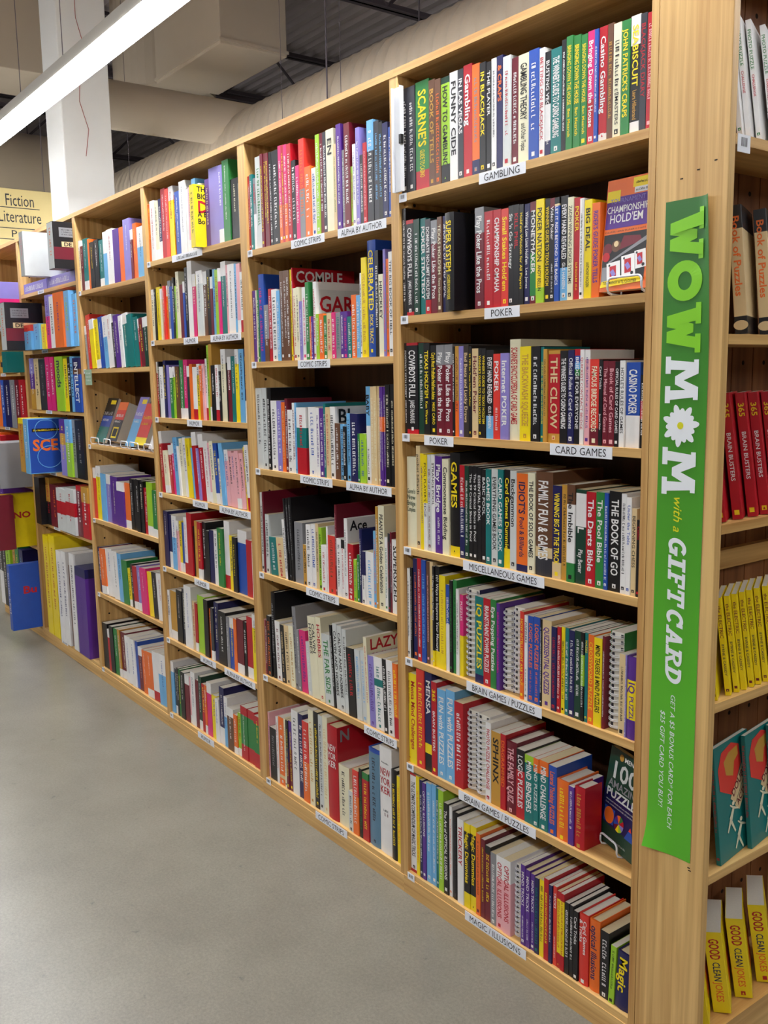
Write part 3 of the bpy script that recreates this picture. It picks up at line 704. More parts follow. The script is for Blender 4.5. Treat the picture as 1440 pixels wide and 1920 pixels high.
[-817.2,34.9,325,0.0,0.0,234,0,"p","","n.72y.1k","w","MENSA","","the only navy paperback on the lower PUZZLES shelf, fourth from the left"],
[-781.7,25.8,302,0.0,0.0,217,0,"p","","r","y","365^BRAIN BUSTERS","","red paperback, fifth from the left on the lower PUZZLES shelf"],
[-755.3,39.2,286,0.0,0.0,206,0,"p","","s","w","FUN with PUZZLES","","thick sky blue paperback, sixth from the left on the lower PUZZLES shelf"],
[-715.6,41.9,294,0.0,0.0,212,0,"p","","s","w","FUN with PUZZLES","","thick sky blue paperback, seventh from the left on the lower PUZZLES shelf"],
[-673.1,40.0,269,0.0,0.0,194,0,"p","","r","w","*","","thick red paperback, eighth from the left on the lower PUZZLES shelf"],
[-632.4,42.5,251,0.0,0.0,201,0,"s","","w","k","*","","thick white spiral-bound book, ninth from the left on the lower PUZZLES shelf"],
[-589.3,49.8,250,0.0,0.0,200,0,"s","","w","k","*","","thick white spiral-bound book, tenth from the left on the lower PUZZLES shelf"],
[-538.9,22.4,243,0.0,0.0,175,0,"p","","w","r","PHOTO PUZZLE CHALLENGE","","the only white paperback on the lower PUZZLES shelf, eleventh from the left"],
[-515.9,39.8,223,0.0,0.0,161,0,"p","","A","k","SPHINX","","the only tan paperback on the lower PUZZLES shelf, eleventh from the right"],
[-475.5,21.6,227,0.0,0.0,164,0,"p","","r","o","DIAGRAMMED","","red paperback between tan and maroon ones, tenth from the right on the lower PUZZLES shelf"],
[-453.3,41.4,214,0.0,0.0,154,0,"h","","m","f","THE FAMILY QUIZ","","the only maroon hardback on the lower PUZZLES shelf, ninth from the right"],
[-411.3,32.8,204,0.0,0.0,147,0,"p","","k.3r","w","LOGIC PUZZLES","","the only red and black paperback on the lower PUZZLES shelf, eighth from the right"],
[-377.9,33.6,198,0.0,0.0,143,0,"p","","l.12t","w","MIND BENDERS","","teal paperback between red and teal ones, seventh from the right on the lower PUZZLES shelf"],
[-343.7,19.9,199,0.0,0.0,143,0,"p","","o.2t","w","MIND PUZZLES","","teal paperback between two teal ones, sixth from the right on the lower PUZZLES shelf"],
[-323.2,33.9,200,0.0,0.0,144,0,"p","","o.2t","w","MIND CHALLENGE","","teal paperback between teal and blue ones, fifth from the right on the lower PUZZLES shelf"],
[-288.7,29.0,197,0.0,0.0,142,0,"p","","b","o","Lateral Thinking PUZZLES","","the only blue paperback on the lower PUZZLES shelf, fourth from the right"],
[-259.1,42.1,169,0.0,0.0,121,0,"h","","o","y","*","","the only orange hardback on the lower PUZZLES shelf, third from the right"],
[-216.4,19.7,164,0.0,0.0,118,0,"p","","p","w","*","","the only purple paperback on the lower PUZZLES shelf, second from the right"],
[-196.1,33.9,171,0.0,0.0,70,0,"h","","r","A","*","","the only red hardback on the lower PUZZLES shelf, at the far right end"]]),
("G1", "books on the MAGIC shelf", [
[-898.0,31.3,342,0.0,0.0,235,0,"p","","r.02w.95r","k","THE ULTIMATE COMPENDIUM OF MAGIC TRICKS","","white paperback, at the far left end on the MAGIC shelf"],
[-866.1,17.5,342,0.0,0.0,235,0,"p","","y","o","*","","yellow paperback between white and navy ones, second from the left on the MAGIC shelf"],
[-848.0,14.3,335,0.0,0.0,235,0,"p","","n","w","*","","slim navy paperback between yellow and purple ones, third from the left on the MAGIC shelf"],
[-833.1,17.2,331,0.0,0.0,235,0,"p","","p","w","OPTICAL ILLUSIONS","","purple paperback between navy and sky blue ones, fourth from the left on the MAGIC shelf"],
[-815.3,24.8,337,0.0,0.0,235,0,"p","","s","w","*","","sky blue paperback, fifth from the left on the MAGIC shelf"],
[-789.9,22.5,341,0.0,0.0,235,0,"p","","s","w","*","","sky blue paperback, sixth from the left on the MAGIC shelf"],
[-766.8,13.7,336,0.0,0.0,235,0,"p","","t","w","*","","the only teal paperback on the MAGIC shelf, seventh from the left"],
[-752.5,24.9,337,0.0,0.0,235,0,"p","","l","w","*","","lime green paperback between teal and black ones, eighth from the left on the MAGIC shelf"],
[-727.0,21.8,304,0.0,0.0,219,0,"p","","k","w","The Art of OPTICAL ILLUSIONS","","black paperback between lime green and white ones, ninth from the left on the MAGIC shelf"],
[-704.6,13.2,299,0.0,0.0,215,0,"p","","w","o","*","","slim white paperback between two black ones, tenth from the left on the MAGIC shelf"],
[-690.8,27.7,286,0.0,0.0,206,0,"h","","k","d","*","","the only black hardback on the MAGIC shelf, eleventh from the left"],
[-662.5,28.1,278,0.0,0.0,200,0,"p","","w","r","TRICKERY","","white paperback between two black ones, twelfth from the left on the MAGIC shelf"],
[-633.8,26.8,274,0.0,0.0,197,0,"p","","y.1k.72y","y","Magic Dummies","","black paperback between white and black ones, thirteenth from the left on the MAGIC shelf"],
[-606.4,26.4,275,0.0,0.0,198,0,"p","","y.1k.72y","y","Magic Dummies","","black paperback between black and orange ones, fourteenth from the left on the MAGIC shelf"],
[-579.4,19.2,262,0.0,0.0,188,0,"p","","o","m","*","","the only orange paperback on the MAGIC shelf, fifteenth from the left"],
[-559.6,18.1,252,0.0,0.0,182,0,"p","","m","y","*","","maroon paperback between orange and maroon ones, sixteenth from the left on the MAGIC shelf"],
[-540.9,23.7,239,0.0,0.0,172,0,"p","","k.1m","y","*","","maroon paperback between maroon and grey ones, seventeenth from the left on the MAGIC shelf"],
[-516.6,23.4,228,0.0,0.0,164,0,"p","","e","w","*","","the only grey paperback on the MAGIC shelf, eighteenth from the left"],
[-492.6,29.6,229,0.0,0.0,165,0,"p","","w.3f","r","OPTICAL ILLUSIONS","","pale pink and white paperback, nineteenth from the left on the MAGIC shelf"],
[-462.4,32.2,232,0.0,0.0,167,0,"p","","w.3f","r","OPTICAL ILLUSIONS","","pale pink and white paperback, twentieth from the left on the MAGIC shelf"],
[-429.6,38.6,225,0.0,0.0,180,0,"s","","w","k","*","","the only white spiral-bound book on the MAGIC shelf, nineteenth from the right"],
[-390.4,17.1,245,0.0,0.0,177,0,"p","","p","w","MIND TRICKS^*","","purple paperback between white and purple ones, eighteenth from the right on the MAGIC shelf"],
[-372.7,17.6,237,0.0,0.0,171,0,"p","","p","w","MIND TRICKS^*","","purple paperback between two purple ones, seventeenth from the right on the MAGIC shelf"],
[-354.4,15.8,232,0.0,0.0,167,0,"p","","p","w","MIND TRICKS^*","","purple paperback between purple and navy ones, sixteenth from the right on the MAGIC shelf"],
[-337.8,17.0,229,0.0,0.0,165,0,"p","","n","t","*","","navy paperback between purple and yellow ones, fifteenth from the right on the MAGIC shelf"],
[-319.9,17.3,231,0.0,0.0,166,0,"p","","y","k","*","","yellow paperback between navy and red ones, fourteenth from the right on the MAGIC shelf"],
[-301.5,17.7,243,0.0,0.0,175,0,"p","","r","y","*","","the only red paperback on the MAGIC shelf, thirteenth from the right"],
[-282.5,12.7,232,0.0,0.0,167,0,"p","","n","w","*","","slim navy paperback, twelfth from the right on the MAGIC shelf"],
[-268.8,13.9,234,0.0,0.0,168,0,"p","","R","w","TRICKS^*","","the only bright red paperback on the MAGIC shelf, eleventh from the right"],
[-253.7,13.1,227,0.0,0.0,163,0,"p","","r.1y.7r","r","*","","slim yellow and red paperback, tenth from the right on the MAGIC shelf"],
[-239.5,14.2,227,0.0,0.0,164,0,"p","","r.1y.7r","r","*","","slim yellow and red paperback, ninth from the right on the MAGIC shelf"],
[-224.1,15.9,209,0.0,0.0,150,0,"p","","k","w","*","","black paperback between yellow and black ones, eighth from the right on the MAGIC shelf"],
[-206.7,13.1,208,0.0,0.0,150,0,"p","","k","w","*","","slim black paperback between two black ones, seventh from the right on the MAGIC shelf"],
[-192.2,16.6,200,0.0,0.0,144,0,"p","","k","w","Card Tricks","","black paperback between black and bright red ones, sixth from the right on the MAGIC shelf"],
[-173.8,31.3,202,0.0,0.0,146,0,"h","","R","w","Card Games|& Tricks","","the only bright red hardback on the MAGIC shelf, fifth from the right"],
[-139.6,33.5,202,0.0,0.0,145,0,"h","","o","n","optical illusions","","the only orange hardback on the MAGIC shelf, fourth from the right"],
[-102.9,28.6,188,0.0,0.0,136,0,"p","","k","w","*","","black paperback between orange and lime green ones, third from the right on the MAGIC shelf"],
[-73.2,17.8,164,2.6,0.8,118,0,"p","","l","k","*","","lime green paperback between black and navy ones, second from the right on the MAGIC shelf"],
[-54.3,43.2,160,3.5,2.7,116,0,"h","","n","y","Magic","","the only navy hardback on the MAGIC shelf, at the far right end"]]),
("A2", "books on the top COMIC STRIPS shelf", [
[-1835.5,15.1,270,0.0,0.0,195,0,"p","","r","w","*","","red paperback, at the far left end on the top COMIC STRIPS shelf"],
[-1819.8,18.7,273,0.0,0.0,196,0,"p","","t","w","*","","the only teal paperback on the top COMIC STRIPS shelf, second from the left"],
[-1800.5,19.3,257,0.0,0.0,185,0,"p","","e.5w","r","DILBERT","","the only grey and white paperback on the top COMIC STRIPS shelf, third from the left"],
[-1780.6,41.5,328,0.0,0.0,235,0,"p","","E","g","*","","the only pale grey paperback on the top COMIC STRIPS shelf, fourth from the left"],
[-1738.5,18.8,331,0.0,0.0,235,0,"p","","m","y","*","","maroon paperback, fifth from the left on the top COMIC STRIPS shelf"],
[-1719.0,18.7,329,0.0,0.0,235,0,"p","","m","y","*","","maroon paperback between two maroon ones, sixth from the left on the top COMIC STRIPS shelf"],
[-1699.8,17.6,327,0.0,0.0,235,0,"p","","m","y","*","","maroon paperback, seventh from the left on the top COMIC STRIPS shelf"],
[-1681.5,20.0,327,0.0,0.0,235,0,"p","","k","w","*","","black paperback, eighth from the left on the top COMIC STRIPS shelf"],
[-1660.9,46.8,326,0.0,0.0,235,0,"p","","k","w","*","","thick black paperback, ninth from the left on the top COMIC STRIPS shelf"],
[-1613.5,21.9,335,0.0,0.0,235,0,"p","","i.6o","w","*","","pink and orange paperback, tenth from the left on the top COMIC STRIPS shelf"],
[-1591.0,18.4,333,0.0,0.0,235,0,"p","","r","y","*","","red paperback between two pink ones, eleventh from the left on the top COMIC STRIPS shelf"],
[-1572.1,21.4,330,0.0,0.0,235,0,"p","","i.6o","w","*","","pink and orange paperback, twelfth from the left on the top COMIC STRIPS shelf"],
[-1550.1,27.6,328,0.0,0.0,235,0,"p","","r","w","*","","red paperback, thirteenth from the left on the top COMIC STRIPS shelf"],
[-1521.8,27.2,268,0.0,0.0,193,0,"p","","k","w","*","","black paperback, fourteenth from the left on the top COMIC STRIPS shelf"],
[-1494.0,23.0,246,0.0,0.0,177,0,"p","","i","w","*","","the only pink paperback on the top COMIC STRIPS shelf, fifteenth from the left"],
[-1470.5,34.2,328,0.0,0.0,230,0,"p","","R.5e","o","*","","bright red and grey paperback, sixteenth from the left on the top COMIC STRIPS shelf"],
[-1435.6,37.4,231,0.0,0.0,166,0,"p","","o","w","*","","the only orange paperback on the top COMIC STRIPS shelf, seventeenth from the left"],
[-1397.6,29.3,221,0.0,0.0,159,0,"p","","w","b","*","","white paperback, eighteenth from the left on the top COMIC STRIPS shelf"],
[-1367.7,23.0,322,0.0,0.0,232,0,"p","","l","w","*","","lime green paperback, eighteenth from the right on the top COMIC STRIPS shelf"],
[-1344.2,19.8,322,0.0,0.0,232,0,"p","","m","w","*","","maroon paperback, seventeenth from the right on the top COMIC STRIPS shelf"],
[-1323.7,21.0,321,0.0,0.0,231,0,"p","","d","w","*","","charcoal paperback, sixteenth from the right on the top COMIC STRIPS shelf"],
[-1302.1,43.4,323,0.0,0.0,230,0,"p","","c","k","EN","","the only cream paperback on the top COMIC STRIPS shelf, fifteenth from the right"],
[-1258.2,16.8,270,0.0,0.0,195,0,"p","","B","g","*","","the only beige paperback on the top COMIC STRIPS shelf, fourteenth from the right"],
[-1240.7,27.0,327,0.0,0.0,235,0,"p","","p","w","*","","the only purple paperback on the top COMIC STRIPS shelf, thirteenth from the right"],
[-1213.1,15.1,244,0.0,0.0,175,0,"p","","e","w","*","","the only grey paperback on the top COMIC STRIPS shelf, twelfth from the right"],
[-1197.4,31.7,321,0.0,0.0,231,0,"p","","m","w","*","","maroon paperback, eleventh from the right on the top COMIC STRIPS shelf"],
[-1165.1,14.0,185,0.0,0.0,133,0,"p","","l","r","*","","slim lime green paperback, tenth from the right on the top COMIC STRIPS shelf"],
[-1150.5,15.9,249,0.0,0.0,180,0,"p","","w","p","*","","white paperback, ninth from the right on the top COMIC STRIPS shelf"],
[-1134.0,19.6,295,0.0,0.0,212,0,"p","","v","w","*","","the only lavender paperback on the top COMIC STRIPS shelf, eighth from the right"],
[-1113.8,18.8,210,0.0,0.0,152,0,"p","","d","w","*","","charcoal paperback, seventh from the right on the top COMIC STRIPS shelf"],
[-1094.4,19.8,242,0.0,0.0,174,0,"p","","r","f","*","","red paperback between two charcoal ones, sixth from the right on the top COMIC STRIPS shelf"],
[-1074.0,33.4,303,0.0,0.0,218,0,"p","","s.3d","w","*","","charcoal and sky blue paperback, fifth from the right on the top COMIC STRIPS shelf"],
[-1040.0,26.6,294,0.0,0.0,212,0,"p","","d","s","*","","charcoal paperback, fourth from the right on the top COMIC STRIPS shelf"],
[-1012.8,21.4,285,0.0,0.0,205,0,"p","","k","s","*","","black paperback, third from the right on the top COMIC STRIPS shelf"],
[-990.8,28.3,278,0.0,0.0,200,0,"p","","n","w","*","","the only navy paperback on the top COMIC STRIPS shelf, second from the right"],
[-961.9,14.9,261,0.0,0.0,188,0,"p","","b","w","*","","the only blue paperback on the top COMIC STRIPS shelf, at the far right end"]]),
("B2", "books on the second COMIC STRIPS shelf", [
[-1835.5,23.6,267,0.0,0.0,193,0,"p","","p","w","*","","purple paperback, at the far left end on the second COMIC STRIPS shelf"],
[-1811.3,9.2,267,0.0,0.0,192,0,"p","","c","k","*","","slim cream paperback, second from the left on the second COMIC STRIPS shelf"],
[-1801.5,13.4,267,0.0,0.0,192,0,"p","","g","w","*","","slim green paperback, third from the left on the second COMIC STRIPS shelf"],
[-1787.5,41.2,322,0.0,0.0,230,0,"h","","b","i","*","","thick blue hardback, fourth from the left on the second COMIC STRIPS shelf"],
[-1745.7,29.8,208,0.0,0.0,150,0,"p","","e.6a","w","*","","the only grey and brown paperback on the second COMIC STRIPS shelf, fifth from the left"],
[-1715.3,24.1,264,0.0,0.0,190,0,"p","","r","w","*","","the only red paperback on the second COMIC STRIPS shelf, sixth from the left"],
[-1690.6,36.8,260,0.0,0.0,187,0,"p","","w","k","*","","white paperback, seventh from the left on the second COMIC STRIPS shelf"],
[-1653.2,20.9,253,0.0,0.0,182,0,"p","","s","w","*","","sky blue paperback, eighth from the left on the second COMIC STRIPS shelf"],
[-1631.8,24.9,320,0.0,0.0,230,0,"p","","a","w","*","","brown paperback, ninth from the left on the second COMIC STRIPS shelf"],
[-1606.3,24.6,319,0.0,0.0,229,0,"p","","a","w","*","","brown paperback between two brown ones, tenth from the left on the second COMIC STRIPS shelf"],
[-1581.1,22.6,318,0.0,0.0,229,0,"p","","a","w","*","","brown paperback, eleventh from the left on the second COMIC STRIPS shelf"],
[-1557.9,10.9,319,0.0,0.0,230,0,"p","","y","k","*","","slim yellow paperback, twelfth from the left on the second COMIC STRIPS shelf"],
[-1546.4,8.4,324,0.0,0.0,285,0,"h","","r","w","*","w|COMPLE","the only red hardback on the second COMIC STRIPS shelf, thirteenth from the left"],
[-1537.4,21.3,252,0.0,0.0,181,0,"p","","c","r","*","","cream paperback, fourteenth from the left on the second COMIC STRIPS shelf"],
[-1515.5,15.5,254,0.0,0.0,183,0,"p","","c","k","*","","cream paperback, fifteenth from the left on the second COMIC STRIPS shelf"],
[-1499.4,18.6,204,0.0,0.0,147,0,"p","","v","w","*","","lavender paperback, sixteenth from the left on the second COMIC STRIPS shelf"],
[-1480.2,26.2,251,0.0,0.0,181,0,"p","","w","i","*","","white paperback, seventeenth from the left on the second COMIC STRIPS shelf"],
[-1453.4,22.8,265,0.0,0.0,191,0,"p","","g","w","*","","green paperback, eighteenth from the left on the second COMIC STRIPS shelf"],
[-1430.0,10.2,148,0.0,0.0,110,0,"p","","o","w","*","","slim orange paperback, nineteenth from the left on the second COMIC STRIPS shelf"],
[-1419.1,10.2,147,0.0,0.0,110,0,"p","","p","w","*","","slim purple paperback, twentieth from the left on the second COMIC STRIPS shelf"],
[-1408.4,19.3,263,0.0,0.0,250,0,"h","","w","r","*","r|GAR","the only white hardback on the second COMIC STRIPS shelf, twentieth from the right"],
[-1388.5,19.1,153,0.0,0.0,110,0,"p","","l","w","*","","the only lime green paperback on the second COMIC STRIPS shelf, nineteenth from the right"],
[-1368.9,26.3,153,0.0,0.0,110,0,"p","","o","w","*","","orange paperback, eighteenth from the right on the second COMIC STRIPS shelf"],
[-1342.0,20.1,146,0.0,0.0,110,0,"p","","g","w","*","","green paperback, seventeenth from the right on the second COMIC STRIPS shelf"],
[-1321.3,28.6,152,0.0,0.0,110,0,"p","","B","r","*","","the only beige paperback on the second COMIC STRIPS shelf, sixteenth from the right"],
[-1292.1,22.4,153,0.0,0.0,110,0,"p","","i","w","*","","the only pink paperback on the second COMIC STRIPS shelf, fifteenth from the right"],
[-1269.1,27.8,151,0.0,0.0,110,0,"p","","e","t","*","","the only grey paperback on the second COMIC STRIPS shelf, fourteenth from the right"],
[-1240.7,19.0,152,0.0,0.0,110,0,"p","","p","w","*","","purple paperback, thirteenth from the right on the second COMIC STRIPS shelf"],
[-1221.0,20.2,152,0.0,0.0,110,0,"p","","p","i","*","","purple paperback, twelfth from the right on the second COMIC STRIPS shelf"],
[-1200.2,25.5,134,0.0,0.0,110,0,"p","","t","w","*","","the only teal paperback on the second COMIC STRIPS shelf, eleventh from the right"],
[-1174.1,26.5,201,0.0,0.0,145,0,"p","","o","w","*","","orange paperback, tenth from the right on the second COMIC STRIPS shelf"],
[-1147.1,20.8,198,0.0,0.0,142,0,"p","","s","w","*","","sky blue paperback, ninth from the right on the second COMIC STRIPS shelf"],
[-1125.7,10.0,266,0.0,0.0,191,0,"p","","w","k","*","","slim white paperback, eighth from the right on the second COMIC STRIPS shelf"],
[-1115.1,27.6,312,0.0,0.0,225,0,"p","","y","A","*","","yellow paperback, seventh from the right on the second COMIC STRIPS shelf"],
[-1086.9,43.8,361,0.0,0.0,235,0,"h","","b","y","CELEBRATED^DICK TRACY","","thick blue hardback, sixth from the right on the second COMIC STRIPS shelf"],
[-1042.5,19.6,326,0.0,0.0,235,0,"p","","k","w","*","","the only black paperback on the second COMIC STRIPS shelf, fifth from the right"],
[-1022.3,24.4,252,0.0,0.0,181,0,"p","","c","k","HINCKLEY","","cream paperback, fourth from the right on the second COMIC STRIPS shelf"],
[-997.3,11.8,325,0.0,0.0,234,0,"p","","v","o","*","","slim lavender paperback, third from the right on the second COMIC STRIPS shelf"],
[-985.0,14.7,295,0.0,0.0,213,0,"p","","o","g","*","","slim orange paperback, second from the right on the second COMIC STRIPS shelf"],
[-969.7,20.6,314,0.0,0.0,226,0,"p","","w","k","THE BIG BOOK OF HELL","","white paperback, at the far right end on the second COMIC STRIPS shelf"]]),
("C2", "books on the third COMIC STRIPS shelf", [
[-1835.5,46.3,310,0.0,0.0,223,0,"p","","E","k","*","","thick pale grey paperback, at the far left end on the third COMIC STRIPS shelf"],
[-1788.6,33.4,311,0.0,0.0,224,0,"p","","E","k","*","","pale grey paperback, second from the left on the third COMIC STRIPS shelf"],
[-1754.6,30.2,311,0.0,0.0,260,0,"h","","k","w","*","","the only black hardback on the third COMIC STRIPS shelf, third from the left"],
[-1723.7,42.2,263,0.0,0.0,189,0,"p","","w","k","*","","thick white paperback, fourth from the left on the third COMIC STRIPS shelf"],
[-1680.9,32.7,263,0.0,0.0,189,0,"p","","v","w","*","","the only lavender paperback on the third COMIC STRIPS shelf, fifth from the left"],
[-1647.6,27.1,258,0.0,0.0,186,0,"p","","o","B","*","","the only orange paperback on the third COMIC STRIPS shelf, sixth from the left"],
[-1619.9,19.1,272,0.0,0.0,196,0,"p","","m","w","*","","the only maroon paperback on the third COMIC STRIPS shelf, seventh from the left"],
[-1600.3,30.7,231,0.0,0.0,166,0,"p","","w","k","*","","white paperback, eighth from the left on the third COMIC STRIPS shelf"],
[-1569.0,18.6,257,0.0,0.0,185,0,"p","","w","m","*","","white paperback, ninth from the left on the third COMIC STRIPS shelf"],
[-1549.8,11.8,258,0.0,0.0,220,0,"p","","s","b","*","","slim sky blue paperback, tenth from the left on the third COMIC STRIPS shelf"],
[-1537.4,61.3,241,0.0,0.0,174,0,"p","","w.3t.3r","r","*","","the only red and white paperback on the third COMIC STRIPS shelf, eleventh from the left"],
[-1456.3,48.2,244,0.0,0.0,176,0,"p","","w","b","*","","thick white paperback, twelfth from the left on the third COMIC STRIPS shelf"],
[-1407.5,19.5,242,0.0,0.0,174,0,"p","","w","p","*","","white paperback, thirteenth from the left on the third COMIC STRIPS shelf"],
[-1387.4,26.9,241,0.0,0.0,174,0,"p","","p","w","*","","purple paperback, fourteenth from the left on the third COMIC STRIPS shelf"],
[-1359.9,13.0,258,0.0,0.0,186,0,"p","","t","w","*","","the only teal paperback on the third COMIC STRIPS shelf, fifteenth from the left"],
[-1346.3,24.9,245,0.0,0.0,176,0,"p","","B","r","*","","beige paperback, sixteenth from the left on the third COMIC STRIPS shelf"],
[-1320.8,31.9,247,0.0,0.0,230,0,"h","","w","k","*","k|BI","the only white hardback on the third COMIC STRIPS shelf, seventeenth from the left"],
[-1288.3,28.5,192,0.0,0.0,139,0,"p","","a","w","*","","the only brown paperback on the third COMIC STRIPS shelf, sixteenth from the right"],
[-1259.1,21.0,190,0.0,0.0,137,0,"p","","s","k","*","","sky blue paperback, fifteenth from the right on the third COMIC STRIPS shelf"],
[-1237.6,17.2,183,0.0,0.0,132,0,"p","","k","w","*","","black paperback, fourteenth from the right on the third COMIC STRIPS shelf"],
[-1219.8,24.0,227,0.0,0.0,163,0,"p","","s","k","*","","sky blue paperback, thirteenth from the right on the third COMIC STRIPS shelf"],
[-1195.2,42.3,227,0.0,0.0,164,0,"p","","n","w","*","","the only navy paperback on the third COMIC STRIPS shelf, twelfth from the right"],
[-1152.3,11.7,162,0.0,0.0,117,0,"p","","g","w","*","","the only green paperback on the third COMIC STRIPS shelf, eleventh from the right"],
[-1140.0,30.4,163,0.0,0.0,117,0,"p","","l","b","*","","the only lime green paperback on the third COMIC STRIPS shelf, tenth from the right"],
[-1109.0,28.6,316,0.0,0.0,227,0,"h","","s.4w","k","BABY^*","","white and sky blue hardback, ninth from the right on the third COMIC STRIPS shelf"],
[-1079.8,19.1,316,0.0,0.0,227,0,"p","","B","c","*","","beige paperback, eighth from the right on the third COMIC STRIPS shelf"],
[-1060.1,15.6,317,0.0,0.0,228,0,"p","","B","c","*","","beige paperback between two beige ones, seventh from the right on the third COMIC STRIPS shelf"],
[-1043.9,13.6,317,0.0,0.0,228,0,"p","","B","c","*","","slim beige paperback, sixth from the right on the third COMIC STRIPS shelf"],
[-1029.7,9.6,315,0.0,0.0,227,0,"p","","p.3o.15p","w","*","","slim purple paperback, fifth from the right on the third COMIC STRIPS shelf"],
[-1019.4,8.9,315,0.0,0.0,227,0,"p","","p.3o.15p","w","*","","slim purple paperback, fourth from the right on the third COMIC STRIPS shelf"],
[-1009.9,10.2,315,0.0,0.0,227,0,"p","","p.3o.15p","w","*","","slim purple paperback, third from the right on the third COMIC STRIPS shelf"],
[-999.1,24.5,322,0.0,0.0,232,0,"p","","k","c","*","","black paperback, second from the right on the third COMIC STRIPS shelf"],
[-974.0,21.1,323,0.0,0.0,232,0,"p","","k","c","*","","black paperback, at the far right end on the third COMIC STRIPS shelf"]]),
("D2", "books on the fourth COMIC STRIPS shelf", [
[-1835.5,20.9,317,0.0,0.0,228,0,"p","","E","d","*","","pale grey paperback, at the far left end on the fourth COMIC STRIPS shelf"],
[-1814.0,13.2,321,0.0,0.0,255,0,"h","","m","e","*","","slim maroon hardback, second from the left on the fourth COMIC STRIPS shelf"],
[-1800.2,27.5,234,0.4,0.2,169,0,"p","","E","k","*","","pale grey paperback, third from the left on the fourth COMIC STRIPS shelf"],
[-1759.1,52.5,149,-4.6,0.0,110,0,"p","","t","E","*","","the only teal paperback on the fourth COMIC STRIPS shelf, fourth from the left"],
[-1704.8,51.1,153,-5.0,0.0,110,0,"p","","B","r","*","","thick beige leaning paperback, fifth from the left on the fourth COMIC STRIPS shelf"],
[-1652.7,20.3,228,-4.9,0.0,165,0,"p","","w","k","*","","white leaning paperback, sixth from the left on the fourth COMIC STRIPS shelf"],
[-1631.5,14.1,310,-4.4,0.0,270,0,"h","","k","e","*","","slim black leaning hardback, seventh from the left on the fourth COMIC STRIPS shelf"],
[-1616.6,15.8,313,-4.0,0.0,270,0,"h","","k","e","*","","black hardback between two black ones, eighth from the left on the fourth COMIC STRIPS shelf"],
[-1600.1,20.1,317,-3.7,0.0,270,0,"h","","k","e","*","","black hardback, ninth from the left on the fourth COMIC STRIPS shelf"],
[-1579.4,57.0,230,0.0,0.0,165,0,"p","","e","d","*","","the only grey paperback on the fourth COMIC STRIPS shelf, tenth from the left"],
[-1521.8,26.0,152,0.0,0.0,110,0,"p","","A","k","*","","tan paperback, eleventh from the left on the fourth COMIC STRIPS shelf"],
[-1495.2,32.2,230,0.0,0.0,166,0,"p","","w","k","*","","white paperback, twelfth from the left on the fourth COMIC STRIPS shelf"],
[-1462.4,28.5,236,0.0,0.0,170,0,"p","","w","b","*","","white paperback, thirteenth from the left on the fourth COMIC STRIPS shelf"],
[-1433.3,18.6,241,0.0,0.0,173,0,"p","","B","k","*","","beige paperback, fourteenth from the left on the fourth COMIC STRIPS shelf"],
[-1414.2,18.4,229,0.0,0.0,165,0,"p","","l","k","*","","lime green paperback, fifteenth from the left on the fourth COMIC STRIPS shelf"],
[-1395.2,32.2,168,0.0,0.0,121,0,"p","","w","r","*","","white paperback, sixteenth from the left on the fourth COMIC STRIPS shelf"],
[-1362.3,10.2,239,0.0,0.0,172,0,"p","","w","f","*","","slim white paperback, seventeenth from the left on the fourth COMIC STRIPS shelf"],
[-1351.5,43.7,209,0.0,0.0,150,0,"p","","R","a","*","","the only bright red paperback on the fourth COMIC STRIPS shelf, eighteenth from the left"],
[-1307.2,13.0,321,0.0,0.0,285,0,"h","","m","f","*","","slim maroon hardback, seventeenth from the right on the fourth COMIC STRIPS shelf"],
[-1293.6,26.2,205,0.0,0.0,147,0,"p","","w","k","*","","white paperback, sixteenth from the right on the fourth COMIC STRIPS shelf"],
[-1266.8,18.6,204,0.0,0.0,147,0,"p","","k.15w","r","*","","white paperback between two white ones, fifteenth from the right on the fourth COMIC STRIPS shelf"],
[-1247.6,19.8,280,0.0,0.0,240,0,"h","","w","k","*","k|Ace","the only white hardback on the fourth COMIC STRIPS shelf, fourteenth from the right"],
[-1227.2,33.3,195,0.0,0.0,141,0,"p","","r","w","*","","the only red paperback on the fourth COMIC STRIPS shelf, thirteenth from the right"],
[-1193.3,17.2,146,0.0,0.0,110,0,"p","","l","t","*","","lime green paperback, twelfth from the right on the fourth COMIC STRIPS shelf"],
[-1175.5,13.5,164,0.0,0.0,118,0,"p","","g","w","*","","the only green paperback on the fourth COMIC STRIPS shelf, eleventh from the right"],
[-1161.4,16.2,254,0.0,0.0,183,0,"h","","n","w","*","","the only navy hardback on the fourth COMIC STRIPS shelf, tenth from the right"],
[-1144.6,18.8,181,0.0,0.0,130,0,"p","","n.45w","k","*","","the only white and navy paperback on the fourth COMIC STRIPS shelf, ninth from the right"],
[-1125.2,47.1,183,0.0,0.0,132,0,"p","","w","s","*","","thick white paperback, eighth from the right on the fourth COMIC STRIPS shelf"],
[-1077.4,16.2,258,0.0,0.0,186,0,"p","","s","o","*","","the only sky blue paperback on the fourth COMIC STRIPS shelf, seventh from the right"],
[-1060.6,13.4,341,0.0,0.0,235,0,"p","","A","w","*","","slim tan paperback, sixth from the right on the fourth COMIC STRIPS shelf"],
[-1046.7,32.3,346,0.0,0.0,235,0,"p","","c","k","PEANUTS A Golden Celebration","","the only cream paperback on the fourth COMIC STRIPS shelf, fifth from the right"],
[-1013.8,15.0,246,0.0,0.0,177,0,"p","","w","g","*","","white paperback, fourth from the right on the fourth COMIC STRIPS shelf"],
[-998.2,11.0,260,0.0,0.0,187,0,"p","","d","r","*","","the only charcoal paperback on the fourth COMIC STRIPS shelf, third from the right"],
